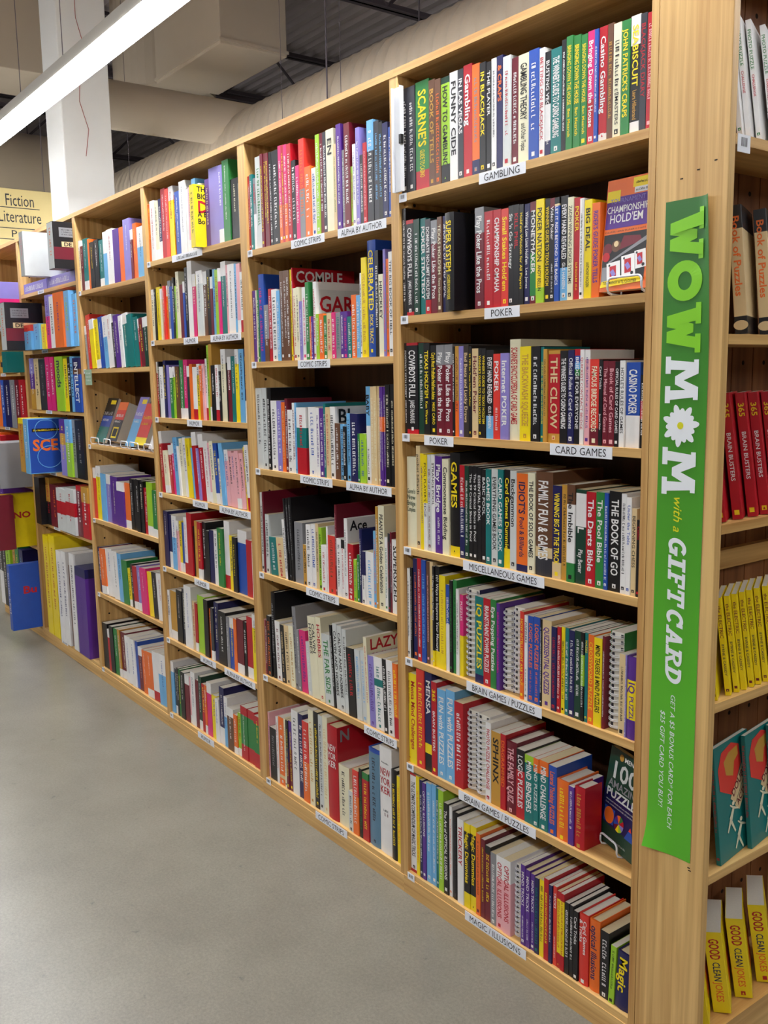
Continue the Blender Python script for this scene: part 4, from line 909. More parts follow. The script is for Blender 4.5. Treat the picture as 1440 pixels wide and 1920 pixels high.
[-986.6,9.7,265,0.0,0.0,191,0,"p","","m","w","*","","the only maroon paperback on the fourth COMIC STRIPS shelf, second from the right"],
[-976.3,35.1,243,0.0,0.0,175,0,"p","","w","k","SUPERSIZED","","white paperback, at the far right end on the fourth COMIC STRIPS shelf"]]),
("E2", "books on the fifth COMIC STRIPS shelf", [
[-1835.5,4.9,227,0.0,0.0,163,0,"p","","f","m","*","","the only pale pink paperback on the fifth COMIC STRIPS shelf, at the far left end"],
[-1830.0,18.6,225,0.0,0.0,162,0,"p","","m","w","*","","the only maroon paperback on the fifth COMIC STRIPS shelf, second from the left"],
[-1810.8,29.8,248,0.0,0.0,178,0,"p","","k","o","*","","black paperback, third from the left on the fifth COMIC STRIPS shelf"],
[-1780.4,29.4,348,0.0,0.0,260,0,"h","","k","e","*","","the only black hardback on the fifth COMIC STRIPS shelf, fourth from the left"],
[-1740.4,38.1,239,-2.4,0.0,172,0,"p","","w","m","*","","thick white paperback, fifth from the left on the fifth COMIC STRIPS shelf"],
[-1701.7,28.3,231,-2.4,0.0,166,0,"p","","k","B","*","","black paperback, sixth from the left on the fifth COMIC STRIPS shelf"],
[-1671.6,37.0,236,-2.7,0.0,170,0,"p","","B","k","*","","the only beige paperback on the fifth COMIC STRIPS shelf, seventh from the left"],
[-1633.9,32.8,241,-2.7,0.0,174,0,"p","","c","A","*","","cream paperback, eighth from the left on the fifth COMIC STRIPS shelf"],
[-1599.4,25.4,321,-3.0,0.0,260,0,"h","","e","k","*","","the only grey hardback on the fifth COMIC STRIPS shelf, ninth from the left"],
[-1573.3,14.8,238,-2.6,0.0,172,0,"p","","e","w","*","","the only grey paperback on the fifth COMIC STRIPS shelf, tenth from the left"],
[-1555.7,43.1,241,-3.2,0.0,174,0,"p","","i","p","*","","the only pink paperback on the fifth COMIC STRIPS shelf, eleventh from the left"],
[-1509.5,27.3,205,-3.9,0.0,148,0,"p","","E","w","*","","pale grey paperback, twelfth from the left on the fifth COMIC STRIPS shelf"],
[-1479.0,52.9,308,-4.6,0.0,240,0,"p","","c","k","CALVIN|HOBBES","","thick cream leaning paperback, thirteenth from the left on the fifth COMIC STRIPS shelf"],
[-1424.8,34.8,316,-4.2,0.0,228,0,"p","","c","r","HOBBES","","cream leaning paperback, fourteenth from the left on the fifth COMIC STRIPS shelf"],
[-1387.6,53.1,262,-4.6,0.0,188,0,"p","","E","g","THE FAR SIDE","","thick pale grey leaning paperback, fifteenth from the left on the fifth COMIC STRIPS shelf"],
[-1333.5,12.4,304,-4.6,0.0,219,0,"p","","k","w","*","","slim black leaning paperback, fourteenth from the right on the fifth COMIC STRIPS shelf"],
[-1320.3,26.6,313,-3.6,0.0,225,0,"p","","E","k","CALVIN AND HOBBES","","pale grey paperback, thirteenth from the right on the fifth COMIC STRIPS shelf"],
[-1292.6,27.1,312,-3.0,0.0,225,0,"p","","E","k","CALVIN AND HOBBES","","pale grey paperback, twelfth from the right on the fifth COMIC STRIPS shelf"],
[-1264.6,25.3,305,-2.9,0.0,220,0,"p","","E","k","*","","pale grey paperback, eleventh from the right on the fifth COMIC STRIPS shelf"],
[-1237.4,46.6,247,-3.1,0.0,178,0,"p","","k","r","*","","thick black paperback, tenth from the right on the fifth COMIC STRIPS shelf"],
[-1189.7,31.5,250,-2.8,0.0,180,0,"p","","E","s","*","","pale grey paperback, ninth from the right on the fifth COMIC STRIPS shelf"],
[-1156.3,24.0,255,-3.0,0.0,184,0,"p","","E","s","*","","pale grey paperback, eighth from the right on the fifth COMIC STRIPS shelf"],
[-1130.4,18.3,306,-3.2,0.0,240,0,"p","","c","r","*","r|LAZY^SUNDAY","cream paperback, seventh from the right on the fifth COMIC STRIPS shelf"],
[-1111.5,32.7,248,-2.4,0.0,178,0,"p","","v","p","*","","the only lavender paperback on the fifth COMIC STRIPS shelf, sixth from the right"],
[-1078.2,48.1,252,-2.4,0.0,181,0,"p","","w.3t.1w","t","*","","thick white paperback, fifth from the right on the fifth COMIC STRIPS shelf"],
[-1029.3,21.3,255,-2.3,0.0,184,0,"p","","k","w","*","","black paperback between two white ones, fourth from the right on the fifth COMIC STRIPS shelf"],
[-1007.3,34.2,258,-2.1,0.0,186,0,"p","","w","k","*","","white paperback, third from the right on the fifth COMIC STRIPS shelf"],
[-972.4,24.0,254,-2.1,0.0,183,0,"p","","o.72r","y","*","","orange and red paperback, second from the right on the fifth COMIC STRIPS shelf"],
[-947.8,6.7,258,-0.9,0.0,186,0,"p","","o.72r","y","*","","slim orange and red paperback, at the far right end on the fifth COMIC STRIPS shelf"]]),
("F2", "books on the lowest COMIC STRIPS shelf", [
[-1835.5,13.1,278,0.0,0.0,200,0,"p","","f","p","*","","the only pale pink paperback on the lowest COMIC STRIPS shelf, at the far left end"],
[-1821.8,55.0,220,0.0,0.0,158,0,"p","","k","e","*","","thick black paperback, second from the left on the lowest COMIC STRIPS shelf"],
[-1766.2,16.4,279,0.0,0.0,201,0,"p","","w","r","*","","white paperback, third from the left on the lowest COMIC STRIPS shelf"],
[-1749.2,43.2,285,0.0,0.0,206,0,"p","","o.85B.05o","w","*","","the only orange paperback on the lowest COMIC STRIPS shelf, fourth from the left"],
[-1705.4,13.2,289,0.0,0.0,208,0,"p","","c","k","*","","slim cream paperback, fifth from the left on the lowest COMIC STRIPS shelf"],
[-1691.6,19.5,287,0.0,0.0,206,0,"p","","k.4n.2m","y","*","","the only black and maroon paperback on the lowest COMIC STRIPS shelf, sixth from the left"],
[-1671.5,24.7,289,0.0,0.0,208,0,"p","","p.4m","y","*","","the only maroon and purple paperback on the lowest COMIC STRIPS shelf, seventh from the left"],
[-1646.2,48.4,344,0.0,0.0,235,0,"p","","w","d","*","","thick white paperback, eighth from the left on the lowest COMIC STRIPS shelf"],
[-1597.2,34.4,341,0.0,0.0,235,0,"p","","n","w","*","","the only navy paperback on the lowest COMIC STRIPS shelf, ninth from the left"],
[-1562.2,42.4,324,0.0,0.0,233,0,"p","","R.5o","w","*","","thick bright red and orange paperback, tenth from the left on the lowest COMIC STRIPS shelf"],
[-1519.3,34.9,381,0.0,0.0,235,0,"p","","c","A","*","","cream paperback, eleventh from the left on the lowest COMIC STRIPS shelf"],
[-1483.8,30.2,383,0.0,0.0,235,0,"p","","k","y","*","","black paperback, twelfth from the left on the lowest COMIC STRIPS shelf"],
[-1453.0,28.9,378,0.0,0.0,235,0,"p","","E","k","*","","pale grey paperback, twelfth from the right on the lowest COMIC STRIPS shelf"],
[-1423.5,33.4,383,0.0,0.0,235,0,"p","","c","B","*","","cream paperback, eleventh from the right on the lowest COMIC STRIPS shelf"],
[-1389.5,64.2,361,0.0,0.0,220,0,"h","H","r","w","NEW|YOR|KER","e|N","the only red hardback on the lowest COMIC STRIPS shelf, tenth from the right"],
[-1324.7,66.4,230,-0.0,0.0,166,0,"h","","c","k","*","","the only cream hardback on the lowest COMIC STRIPS shelf, ninth from the right"],
[-1257.2,27.6,153,-0.0,0.0,110,0,"p","","E","k","*","","pale grey paperback, eighth from the right on the lowest COMIC STRIPS shelf"],
[-1228.7,35.6,243,-0.0,0.0,175,0,"p","","R.4o","w","*","","orange and bright red paperback, seventh from the right on the lowest COMIC STRIPS shelf"],
[-1191.8,19.2,258,-0.0,0.0,186,0,"p","","k","g","*","","black paperback, sixth from the right on the lowest COMIC STRIPS shelf"],
[-1171.4,37.2,252,-0.0,0.0,182,0,"p","","g.1r","y","*","","the only red paperback on the lowest COMIC STRIPS shelf, fifth from the right"],
[-1132.7,61.0,357,-0.0,0.0,235,0,"h","","b.04S","d","*","","the only slate blue hardback on the lowest COMIC STRIPS shelf, fourth from the right"],
[-1069.7,67.2,383,0.0,0.0,235,0,"h","H","w","r","NEW|YOR|KER","","the only white hardback on the lowest COMIC STRIPS shelf, third from the right"],
[-1001.9,32.4,320,0.0,0.0,230,0,"h","","k","y","*","","the only black hardback on the lowest COMIC STRIPS shelf, second from the right"],
[-968.9,17.7,308,0.0,0.0,221,0,"p","","y","o","*","","the only yellow paperback on the lowest COMIC STRIPS shelf, at the far right end"]]),
("A3", "books on the third bookcase", [
[-2243.0,40.5,245,0.0,0.0,176,-40,"p","","y","k","*","k|THE^BIG^~r^D^~k^A_Ba^Bo","thick yellow book with a large black title, facing out on the third bookcase"]])]
ENDROWS = [
["eA",49.9,9.6,212,-7.4,"w","g","PHOTO PUZZLE^CHALLENGE","white paperback, leftmost, on the topmost shelf of the end bookcase"],
["eA",76.5,9.6,212,-7.4,"w","g","PHOTO PUZZLE^CHALLENGE","white paperback, second from left, on the topmost shelf of the end bookcase"],
["eA",110.3,9.6,212,-7.4,"w","g","PHOTO PUZZLE^CHALLENGE","white paperback, third from left, on the topmost shelf of the end bookcase"],
["eA",155.6,9.6,212,-7.4,"w","g","PHOTO PUZZLE^CHALLENGE","white paperback, fourth from left, on the topmost shelf of the end bookcase"],
["eA",190.8,9.6,212,-7.4,"w","g","PHOTO PUZZLE^CHALLENGE","white paperback, fifth from left, on the topmost shelf of the end bookcase"],
["eA",226.0,9.6,212,-7.4,"w","g","PHOTO PUZZLE^CHALLENGE","white paperback, sixth from left, on the topmost shelf of the end bookcase"],
["eB",90.2,22.6,233,-5.1,"k.18B.68k","o","Book of Puzzles","beige and black paperback, leftmost, on the second shelf of the end bookcase"],
["eB",170.9,22.6,233,-5.1,"k.18B.68k","o","Book of Puzzles","beige and black paperback, second from left, on the second shelf of the end bookcase"],
["eB",249.5,22.6,233,-5.1,"k.18B.68k","o","Book of Puzzles","beige and black paperback, third from left, on the second shelf of the end bookcase"],
["eC",43.7,18.3,241,-7.8,"r","y","365^BRAIN BUSTERS","red paperback, leftmost, on the third shelf of the end bookcase"],
["eC",98.2,18.3,241,-7.8,"r","y","365^BRAIN BUSTERS","red paperback, second from left, on the third shelf of the end bookcase"],
["eC",148.7,18.3,241,-7.8,"r","y","365^BRAIN BUSTERS","red paperback, third from left, on the third shelf of the end bookcase"],
["eC",191.4,18.3,241,-7.8,"r","y","365^BRAIN BUSTERS","red paperback, fourth from left, on the third shelf of the end bookcase"],
["eC",237.2,18.3,241,-7.8,"r","y","365^BRAIN BUSTERS","red paperback, fifth from left, on the third shelf of the end bookcase"],
["eC",285.9,18.3,241,-7.8,"r","y","365^BRAIN BUSTERS","red paperback, sixth from left, on the third shelf of the end bookcase"],
["eD",37.7,10.8,194,-7.6,"y","m","the ELECTRIC^BYRNE & CASSIDY","yellow paperback, leftmost, on the fourth shelf of the end bookcase"],
["eD",82.5,10.8,194,-7.6,"y","m","the ELECTRIC^BYRNE & CASSIDY","yellow paperback, second from left, on the fourth shelf of the end bookcase"],
["eD",110.5,10.8,194,-7.6,"y","m","the ELECTRIC^BYRNE & CASSIDY","yellow paperback, third from left, on the fourth shelf of the end bookcase"],
["eD",135.3,10.8,194,-7.6,"y","m","the ELECTRIC^BYRNE & CASSIDY","yellow paperback, fourth from left, on the fourth shelf of the end bookcase"],
["eD",161.4,10.8,194,-7.6,"y","m","the ELECTRIC^BYRNE & CASSIDY","yellow paperback, fifth from left, on the fourth shelf of the end bookcase"],
["eD",186.1,10.8,194,-7.6,"y","m","the ELECTRIC^BYRNE & CASSIDY","yellow paperback, sixth from left, on the fourth shelf of the end bookcase"],
["eD",213.1,10.8,194,-7.6,"y","m","the ELECTRIC^BYRNE & CASSIDY","yellow paperback, seventh from left, on the fourth shelf of the end bookcase"],
["eD",243.1,10.8,194,-7.6,"y","m","the ELECTRIC^BYRNE & CASSIDY","yellow paperback, eighth from left, on the fourth shelf of the end bookcase"],
["eD",273.0,10.8,194,-7.6,"y","m","the ELECTRIC^BYRNE & CASSIDY","yellow paperback, ninth from left, on the fourth shelf of the end bookcase"],
["eE",70.8,9.6,239,-6.0,"t","r","*","teal paperback, leftmost, on the fifth shelf of the end bookcase"],
["eE",179.6,9.6,239,-6.0,"t","r","*","teal paperback, second from left, on the fifth shelf of the end bookcase"],
["eE",271.2,9.6,239,-6.0,"t","r","*","teal paperback, third from left, on the fifth shelf of the end bookcase"],
["eF",54.6,35.6,179,-8.5,"y","r","GOOD^CLEAN^JOKES","thick yellow paperback, leftmost, on the lowest shelf of the end bookcase"],
["eF",130.9,35.6,179,-8.5,"y","r","GOOD^CLEAN^JOKES","thick yellow paperback, second from left, on the lowest shelf of the end bookcase"],
["eF",209.5,35.6,179,-8.5,"y","r","GOOD^CLEAN^JOKES","thick yellow paperback, third from left, on the lowest shelf of the end bookcase"],
["eF",292.1,35.6,179,-8.5,"y","r","GOOD^CLEAN^JOKES","thick yellow paperback, fourth from left, on the lowest shelf of the end bookcase"]]
BOXES = [
["A5",-4268.0,72.5,244.0,-120,200,"E","f","*",2296,"pale grey game box at the left end of the top shelf in the fifth bookcase"],
["A5",-3867.7,94.7,244.0,-90,190,"k","o","~A|DE",2296,"black game box at the right end of the top shelf in the fifth bookcase"],
["B5",-4650.0,106.1,284,-150,190,"k","o","~A|DE",1887,"black game box at the left end of the second shelf in the fifth bookcase"],
["B5",-4542.4,131.6,147,-60,40,"R.25s","r","*",1887,"sky blue game box second from the left of the second shelf in the fifth bookcase"],
["B5",-4409.3,106.9,149,-45,60,"s","b","*",1887,"sky blue game box third from the left of the second shelf in the fifth bookcase"],
["B5",-4300.9,79.5,143,-35,60,"y","o","*",1887,"yellow game box fourth from the left of the second shelf in the fifth bookcase"],
["B5",-4219.9,75.8,303.0,-30,190,"v.4i","p","*",1887,"pink game box fifth from the left of the second shelf in the fifth bookcase"],
["B5",-4142.6,71.9,290,-30,190,"w","k","*",1887,"white game box fourth from the right of the second shelf in the fifth bookcase"],
["B5",-4069.2,150.3,303.0,-30,190,"o","p","*",1887,"orange game box third from the right of the second shelf in the fifth bookcase"],
["B5",-3917.4,80.2,303.0,-20,190,"s","l","*",1887,"sky blue game box second from the right of the second shelf in the fifth bookcase"],
["B5",-3835.7,62.7,282,-5,190,"s","o","*",1887,"sky blue game box at the right end of the second shelf in the fifth bookcase"],
["C5",-4700.9,93.5,316.0,-8,190,"v.3p.3A","w","*",1525,"tan game box at the left end of the third shelf in the fifth bookcase"],
["C5",-4602.8,91.0,312,-8,190,"B","k","*",1525,"beige game box second from the left of the third shelf in the fifth bookcase"],
["C5",-4507.3,123.6,307,-8,190,"d","e","*",1525,"charcoal game box third from the left of the third shelf in the fifth bookcase"],
["C5",-4379.4,81.4,316.0,-8,190,"i","w","*",1525,"pink game box fourth from the left of the third shelf in the fifth bookcase"],
["C5",-4293.8,75.3,315,-8,190,"i","w","*",1525,"pink game box fifth from the left of the third shelf in the fifth bookcase"],
["C5",-4181.4,139.6,314,-12,190,"l","n","moods",1525,"lime green game box fifth from the right of the third shelf in the fifth bookcase"],
["C5",-4040.3,65.9,299,-8,190,"y","n","*",1525,"yellow game box fourth from the right of the third shelf in the fifth bookcase"],
["C5",-3972.9,45.7,307,-8,190,"k","w","*",1525,"black game box third from the right of the third shelf in the fifth bookcase"],
["C5",-3925.7,41.3,309,-8,190,"s","k","*",1525,"sky blue game box second from the right of the third shelf in the fifth bookcase"],
["C5",-3882.9,109.9,298,-8,190,"n.2a.1b","w","INTELLECT",1525,"blue game box at the right end of the third shelf in the fifth bookcase"],
["D5",-4560.6,100.2,329.0,-120,200,"y.1A","r","*",1150,"tan game box at the left end of the fourth shelf in the fifth bookcase"],
["D5",-4413.7,86.3,329.0,-130,205,"s","w","~o|SCE",1150,"sky blue game box second from the left of the fourth shelf in the fifth bookcase"],
["D5",-4144.1,96.6,329.0,-20,190,"p.25A.2v","y","*",1150,"lavender game box third from the left of the fourth shelf in the fifth bookcase"],
["D5",-4046.0,90.9,329.0,-20,190,"s.4l","w","*",1150,"lime green game box third from the right of the fourth shelf in the fifth bookcase"],
["D5",-3953.6,48.0,329.0,-10,190,"e","k","*",1150,"grey game box second from the right of the fourth shelf in the fifth bookcase"],
["D5",-3904.1,131.1,329.0,-10,190,"k","e","*",1150,"black game box at the right end of the fourth shelf in the fifth bookcase"],
["E5",-4644.0,104.8,296.0,-40,90,"k","d","*",808,"black game box at the left end of the fifth shelf in the fifth bookcase"],
["E5",-4537.7,77.4,296.0,-8,190,"A.5k","r","*",808,"tan game box second from the left of the fifth shelf in the fifth bookcase"],
["E5",-4458.8,169.4,262,-8,190,"m","o","*",808,"maroon game box third from the left of the fifth shelf in the fifth bookcase"],
["E5",-4287.9,164.8,256,-20,150,"E.3r.3E","r","*",808,"pale grey game box fourth from the left of the fifth shelf in the fifth bookcase"],
["E5",-4121.6,155.0,270,-20,150,"E.3r.3E","r","*",808,"pale grey game box third from the right of the fifth shelf in the fifth bookcase"],
["E5",-3965.1,86.1,296.0,-8,190,"r.1m","w","*",808,"maroon game box second from the right of the fifth shelf in the fifth bookcase"],
["E5",-3877.5,104.5,296.0,-8,190,"A.3r","w","*",808,"red game box at the right end of the fifth shelf in the fifth bookcase"],
["F5",-4677.3,105.7,646,-8,200,"y","r","*",80,"yellow game box at the left end of the lowest shelf in the fifth bookcase"],
["F5",-4558.5,115.1,660,-8,200,"y","r","*",80,"yellow game box second from the left of the lowest shelf in the fifth bookcase"],
["F5",-4425.8,94.0,580,-8,200,"w","n","*",80,"white game box third from the left of the lowest shelf in the fifth bookcase"],
["F5",-4329.3,84.5,590,-8,200,"w","n","*",80,"white game box fourth from the left of the lowest shelf in the fifth bookcase"],
["F5",-4243.3,65.7,510,20,190,"a","k","*",80,"brown game box third from the right of the lowest shelf in the fifth bookcase"],
["F5",-4176.1,82.5,598,-8,200,"w","k","*",80,"white game box second from the right of the lowest shelf in the fifth bookcase"],
["F5",-4074.8,175.3,534,-10,200,"n.1p","p","*",80,"purple game box at the right end of the lowest shelf in the fifth bookcase"],
["A6",-5380.3,106.7,246,-10,190,"w","d","*",2060,"white game box at the left end of the top shelf in the farthest bookcase"],
["A6",-5247.3,207.0,227,-20,190,"r.7o","w","*",2060,"red game box second from the left of the top shelf in the farthest bookcase"],
["A6",-5038.8,195.8,260,-110,190,"v.4i.4l","w","*",2060,"lavender game box at the right end of the top shelf in the farthest bookcase"],
["B6",-5556.2,173.8,92,-10,190,"A","k","*",1757,"tan game box at the left end of the second shelf in the farthest bookcase"],
["B6",-5303.1,285.3,114,-20,190,"A.35d.3A","k","*",1757,"tan game box second from the left of the second shelf in the farthest bookcase"],
["B6",-4944.1,101.1,132,-90,110,"t","t","*",1757,"teal game box at the right end of the second shelf in the farthest bookcase"],
["C6",-5605.7,196.6,319.0,-8,190,"o","r","*",1392,"orange game box at the left end of the third shelf in the farthest bookcase"],
["C6",-5407.6,78.1,319.0,-8,190,"b","w","*",1392,"blue game box second from the left of the third shelf in the farthest bookcase"],
["C6",-5328.0,151.5,319.0,-8,190,"n","w","*",1392,"navy game box third from the left of the third shelf in the farthest bookcase"],
["C6",-5175.0,114.8,319.0,-8,190,"e","w","*",1392,"grey game box third from the right of the third shelf in the farthest bookcase"],
["C6",-5058.7,96.2,319.0,-8,190,"m","w","*",1392,"maroon game box second from the right of the third shelf in the farthest bookcase"],
["C6",-4961.0,118.0,319.0,-8,190,"r","w","*",1392,"red game box at the right end of the third shelf in the farthest bookcase"],
["D6",-5569.3,107.8,326.0,-30,190,"o.3R","w","*",1020,"bright red game box at the left end of the fourth shelf in the farthest bookcase"],
["D6",-5454.9,72.4,311,-30,190,"r","w","*",1020,"red game box second from the left of the fourth shelf in the farthest bookcase"],
["D6",-5093.0,250.0,291,-170,190,"e","l","Go",1020,"grey game box at the right end of the fourth shelf in the farthest bookcase"],
["E6",-5673.8,171.3,354.0,-40,190,"b","w","*",620,"blue game box at the left end of the fifth shelf in the farthest bookcase"],
["E6",-5495.8,99.3,354.0,-40,190,"p","w","*",620,"purple game box second from the left of the fifth shelf in the farthest bookcase"],
["E6",-4965.3,64.5,354.0,-170,190,"y","n","~r|NO",620,"yellow game box second from the right of the fifth shelf in the farthest bookcase"],
["E6",-4899.3,56.3,354.0,-200,90,"m","r","*",620,"maroon game box at the right end of the fifth shelf in the farthest bookcase"],
["F6",-5747,97.7,494.0,-20,190,"k.5w","w","*",80,"black game box at the left end of the lowest shelf in the farthest bookcase"],
["F6",-5647.8,88.7,494.0,-20,190,"k","w","*",80,"black game box second from the left of the lowest shelf in the farthest bookcase"],
["F6",-5557.6,112.9,494.0,-20,190,"l","k","*",80,"lime green game box third from the left of the lowest shelf in the farthest bookcase"],
["F6",-5370.1,57.3,494.0,-20,190,"A","k","*",80,"tan game box fourth from the left of the lowest shelf in the farthest bookcase"],
["F6",-5306.5,81.3,485,-20,190,"g","y","*",80,"green game box third from the right of the lowest shelf in the farthest bookcase"],
["F6",-5212.9,91.5,476,-20,190,"n","s","*",80,"navy game box second from the right of the lowest shelf in the farthest bookcase"],
["F6",-4901.9,58.9,436,-160,190,"b","w","~r|Bu",80,"blue game box at the right end of the lowest shelf in the farthest bookcase"]]
FAR = {
"A3": "o27 w37 c27 n27 r38 R28 y38 r17 b37 w48 w17 f27 s28 e17 c17 x75 p27 v58 v28 g39 k46 e15",
"B3": "c26 k16 y36 c16 f16 R16 o16 e27 b26 k17 l16 c28 m26 b16 k28 w39 i27 y17 E47 a27 k27 m16 s27 l27 i17 t38 f17 w47 s17 f27 w26",
"C3": "r27 k17 w36 n27 v26 e16 g26 l16 a36 g37 i37 d26 o26 w36 y26 o26 f16 w17 l19 A29 k36 w26 k15 c38 k16 m27 t37 y28 s38 n28",
"D3": "r28 c35 r36 i16 s37 w16 c27 w27 y37 s16 r38 v16 r38 w37 f17 c27 b27 c15 s27 f26 f26 f26 f26 f26 y17 w27",
"E3": "n37 n37 w37 f16 y16 b26 w27 r38 k16 A27 r27 k27 k26 n36 w26 g37 w38 y26 k26 b57 r36 w16",
"F3": "w16 A46 k37 d27 w48 B16 r16 l47 k27 o16 d16 n27 k46 e16 b26 o16 m36 k16 r37 y28",
"G3": "s27 d26 k16 g16 k36 m36 f16 w37 m26 G27 r26 o16 i37 y35 w25 n37 w26 a45 o24 l25 q46 q46 q46",
"A4": "c17 m26 t37 o17 k36 k36 t36 w37 w47 p47 o37 v48 m16 o27 w46 w17",
"B4": "e16 R38 y37 y37 b37 w37 w37 k26 p37 w27 t37 t37 t36 r16 m26 G36",
"D4": "R18 y28 s27 v27 p37 p36 o26 k17 k17 k17 k17 r16 l27 g26",
"E4": "n17 o37 w47 w37 s27 g36 y15 k16 r26 v26 i36 y26 k26 w36",
"F4": "k37 r16 k27 g27 A17 m37 w37 w27 b17 m26 o26 o36 w37 w47"
}
LABELS = [
["A1",-0.549,-0.376,"GAMBLING"],
["B1",-0.528,-0.395,"POKER"],
["C1",-0.791,-0.659,"POKER"],
["C1",-0.284,-0.084,"CARD GAMES"],
["D1",-0.619,-0.3,"MISCELLANEOUS GAMES"],
["E1",-0.606,-0.305,"BRAIN GAMES / PUZZLES"],
["F1",-0.644,-0.323,"BRAIN GAMES / PUZZLES"],
["G1",-0.614,-0.355,"MAGIC / ILLUSIONS"],
["A2",-1.519,-1.306,"COMIC STRIPS"],
["A2",-1.226,-0.963,"ALPHA BY AUTHOR"],
["B2",-1.497,-1.291,"COMIC STRIPS"],
["C2",-1.504,-1.295,"COMIC STRIPS"],
["C2",-1.209,-0.958,"ALPHA BY AUTHOR"],
["D2",-1.486,-1.272,"COMIC STRIPS"],
["E2",-1.134,-0.95,"COMIC STRIPS"],
["F2",-1.461,-1.251,"COMIC STRIPS"],
["A3",-2.514,-2.219,"~"],
["B3",-2.435,-2.295,"HUMOR"],
["B3",-2.176,-1.913,"ALPHA BY AUTHOR"],
["C3",-2.44,-2.293,"HUMOR"],
["D3",-2.419,-2.272,"HUMOR"],
["D3",-2.161,-1.891,"ALPHA BY AUTHOR"],
["E3",-2.441,-2.293,"HUMOR"],
["F3",-2.416,-2.262,"HUMOR"],
["F3",-2.179,-1.906,"ALPHA BY AUTHOR"],
["G3",-2.476,-2.311,"HUMOR"]]
GAPA3 = (-2.243, -2.2025)


# ------------------------------------------------------------------ room
def concrete():
    mt = bpy.data.materials.new('polished_concrete')
    mt.use_nodes = True
    nt = mt.node_tree
    bs = nt.nodes['Principled BSDF']
    tc = nt.nodes.new('ShaderNodeTexCoord')
    def noise(s, d, r=0.6):
        n = nt.nodes.new('ShaderNodeTexNoise')
        n.inputs['Scale'].default_value = s
        n.inputs['Detail'].default_value = d
        n.inputs['Roughness'].default_value = r
        nt.links.new(tc.outputs['Object'], n.inputs['Vector'])
        return n
    def ramp(n, p0, c0, p1, c1):
        r = nt.nodes.new('ShaderNodeValToRGB')
        r.color_ramp.elements[0].position = p0
        r.color_ramp.elements[0].color = c0
        r.color_ramp.elements[1].position = p1
        r.color_ramp.elements[1].color = c1
        nt.links.new(n.outputs['Fac'], r.inputs['Fac'])
        return r
    def mult(a, b, fac=1.0):
        x = nt.nodes.new('ShaderNodeMix')
        x.data_type = 'RGBA'
        x.blend_type = 'MULTIPLY'
        x.inputs[0].default_value = fac
        nt.links.new(a, x.inputs[6])
        nt.links.new(b, x.inputs[7])
        return x.outputs[2]
    base = ramp(noise(3.0, 9, 0.68), 0.3, lin((122, 117, 105)), 0.7, lin((140, 135, 122)))
    grain = ramp(noise(130, 6, 0.9), 0.38, (0.72, 0.71, 0.69, 1), 0.60, (1.0, 1.0, 1.0, 1))
    spots = ramp(noise(24, 4, 0.6), 0.27, (0.55, 0.57, 0.64, 1), 0.33, (1, 1, 1, 1))
    c = mult(base.outputs['Color'], grain.outputs['Color'])
    c = mult(c, spots.outputs['Color'], 0.7)
    nt.links.new(c, bs.inputs['Base Color'])
    bs.inputs['Roughness'].default_value = 0.30
    bs.inputs['Specular IOR Level'].default_value = 0.32
    return mt

CEIL = 4.75
mb = MB()
mb.box(-16, 6, -7, 9, -0.1, 0, concrete())
struct(mb.build('floor'))
WALLM = mat('painted_wall', (128, 120, 108), 0.8, 0.3, 0, 0, 0.06, 2)
for nm, b in (('wall_left', (-16.1, -16, -7, 9)), ('wall_right', (6, 6.1, -7, 9)), ('wall_back', (-16, 6, 9, 9.1)), ('wall_front', (-16, 6, -7.1, -7))):
    mb = MB()
    mb.box(*b, 0, CEIL + 0.2, WALLM)
    struct(mb.build(nm))
DECK = mat('steel_roof_deck', (205, 196, 200), 0.5, 0.5, 0, 0, 0.1, 3)
mb = MB()
prof = []
y = -7.0
while y < 9:
    prof += [(y, 0), (y + 0.06, 0), (y + 0.085, 0.05), (y + 0.125, 0.05)]
    y += 0.15
vs = [(-16, a, CEIL + b) for a, b in prof] + [(6, a, CEIL + b) for a, b in prof]
n = len(prof)
mb.add(vs, [(i, i + 1, n + i + 1, n + i) for i in range(n - 1)], DECK)
struct(mb.build('ceiling'))

# ------------------------------------------------------------------ ceiling steel, ducts, column, lamps, sign
STEEL = mat('painted_joist_steel', (104, 96, 104), 0.5)
jl = ['nearest open-web steel roof joist above the shelves', 'second open-web steel roof joist from the camera', 'third open-web steel roof joist, partly behind the box duct', 'fourth open-web steel roof joist behind the box duct', 'farthest open-web steel roof joist near the white column']
for k, x in enumerate((-3.3, -4.75, -7.45, -8.9, -10.4)):
    e = thing('roof_joist', jl[k], 'joist', (x, 0, CEIL - 0.6), (0, 0, 0), 'roof joists')
    for z0, nm in ((0.0, 'bottom_chord'), (0.52, 'top_chord')):
        mb = MB()
        mb.box(-0.05, -0.006, -7, 9, z0, z0 + 0.006, STEEL)
        mb.box(0.006, 0.05, -7, 9, z0, z0 + 0.006, STEEL)
        mb.box(-0.012, -0.006, -7, 9, z0, z0 + 0.05, STEEL)
        mb.box(0.006, 0.012, -7, 9, z0, z0 + 0.05, STEEL)
        mb.build(nm, e)
    mb = MB()
    y = -6.9
    q = 0
    while y < 8.4:
        a, b = ((0.02, 0.54) if q % 2 == 0 else (0.54, 0.02))
        mb.tube([(0, y, a), (0, y + 0.55, b)], 0.014, STEEL, 8)
        y += 0.55
        q += 1
    mb.build('web_bars', e, True)

DUCT = mat('painted_duct_metal', (196, 182, 162), 0.5, 0.4, 0, 0, 0.06, 3)
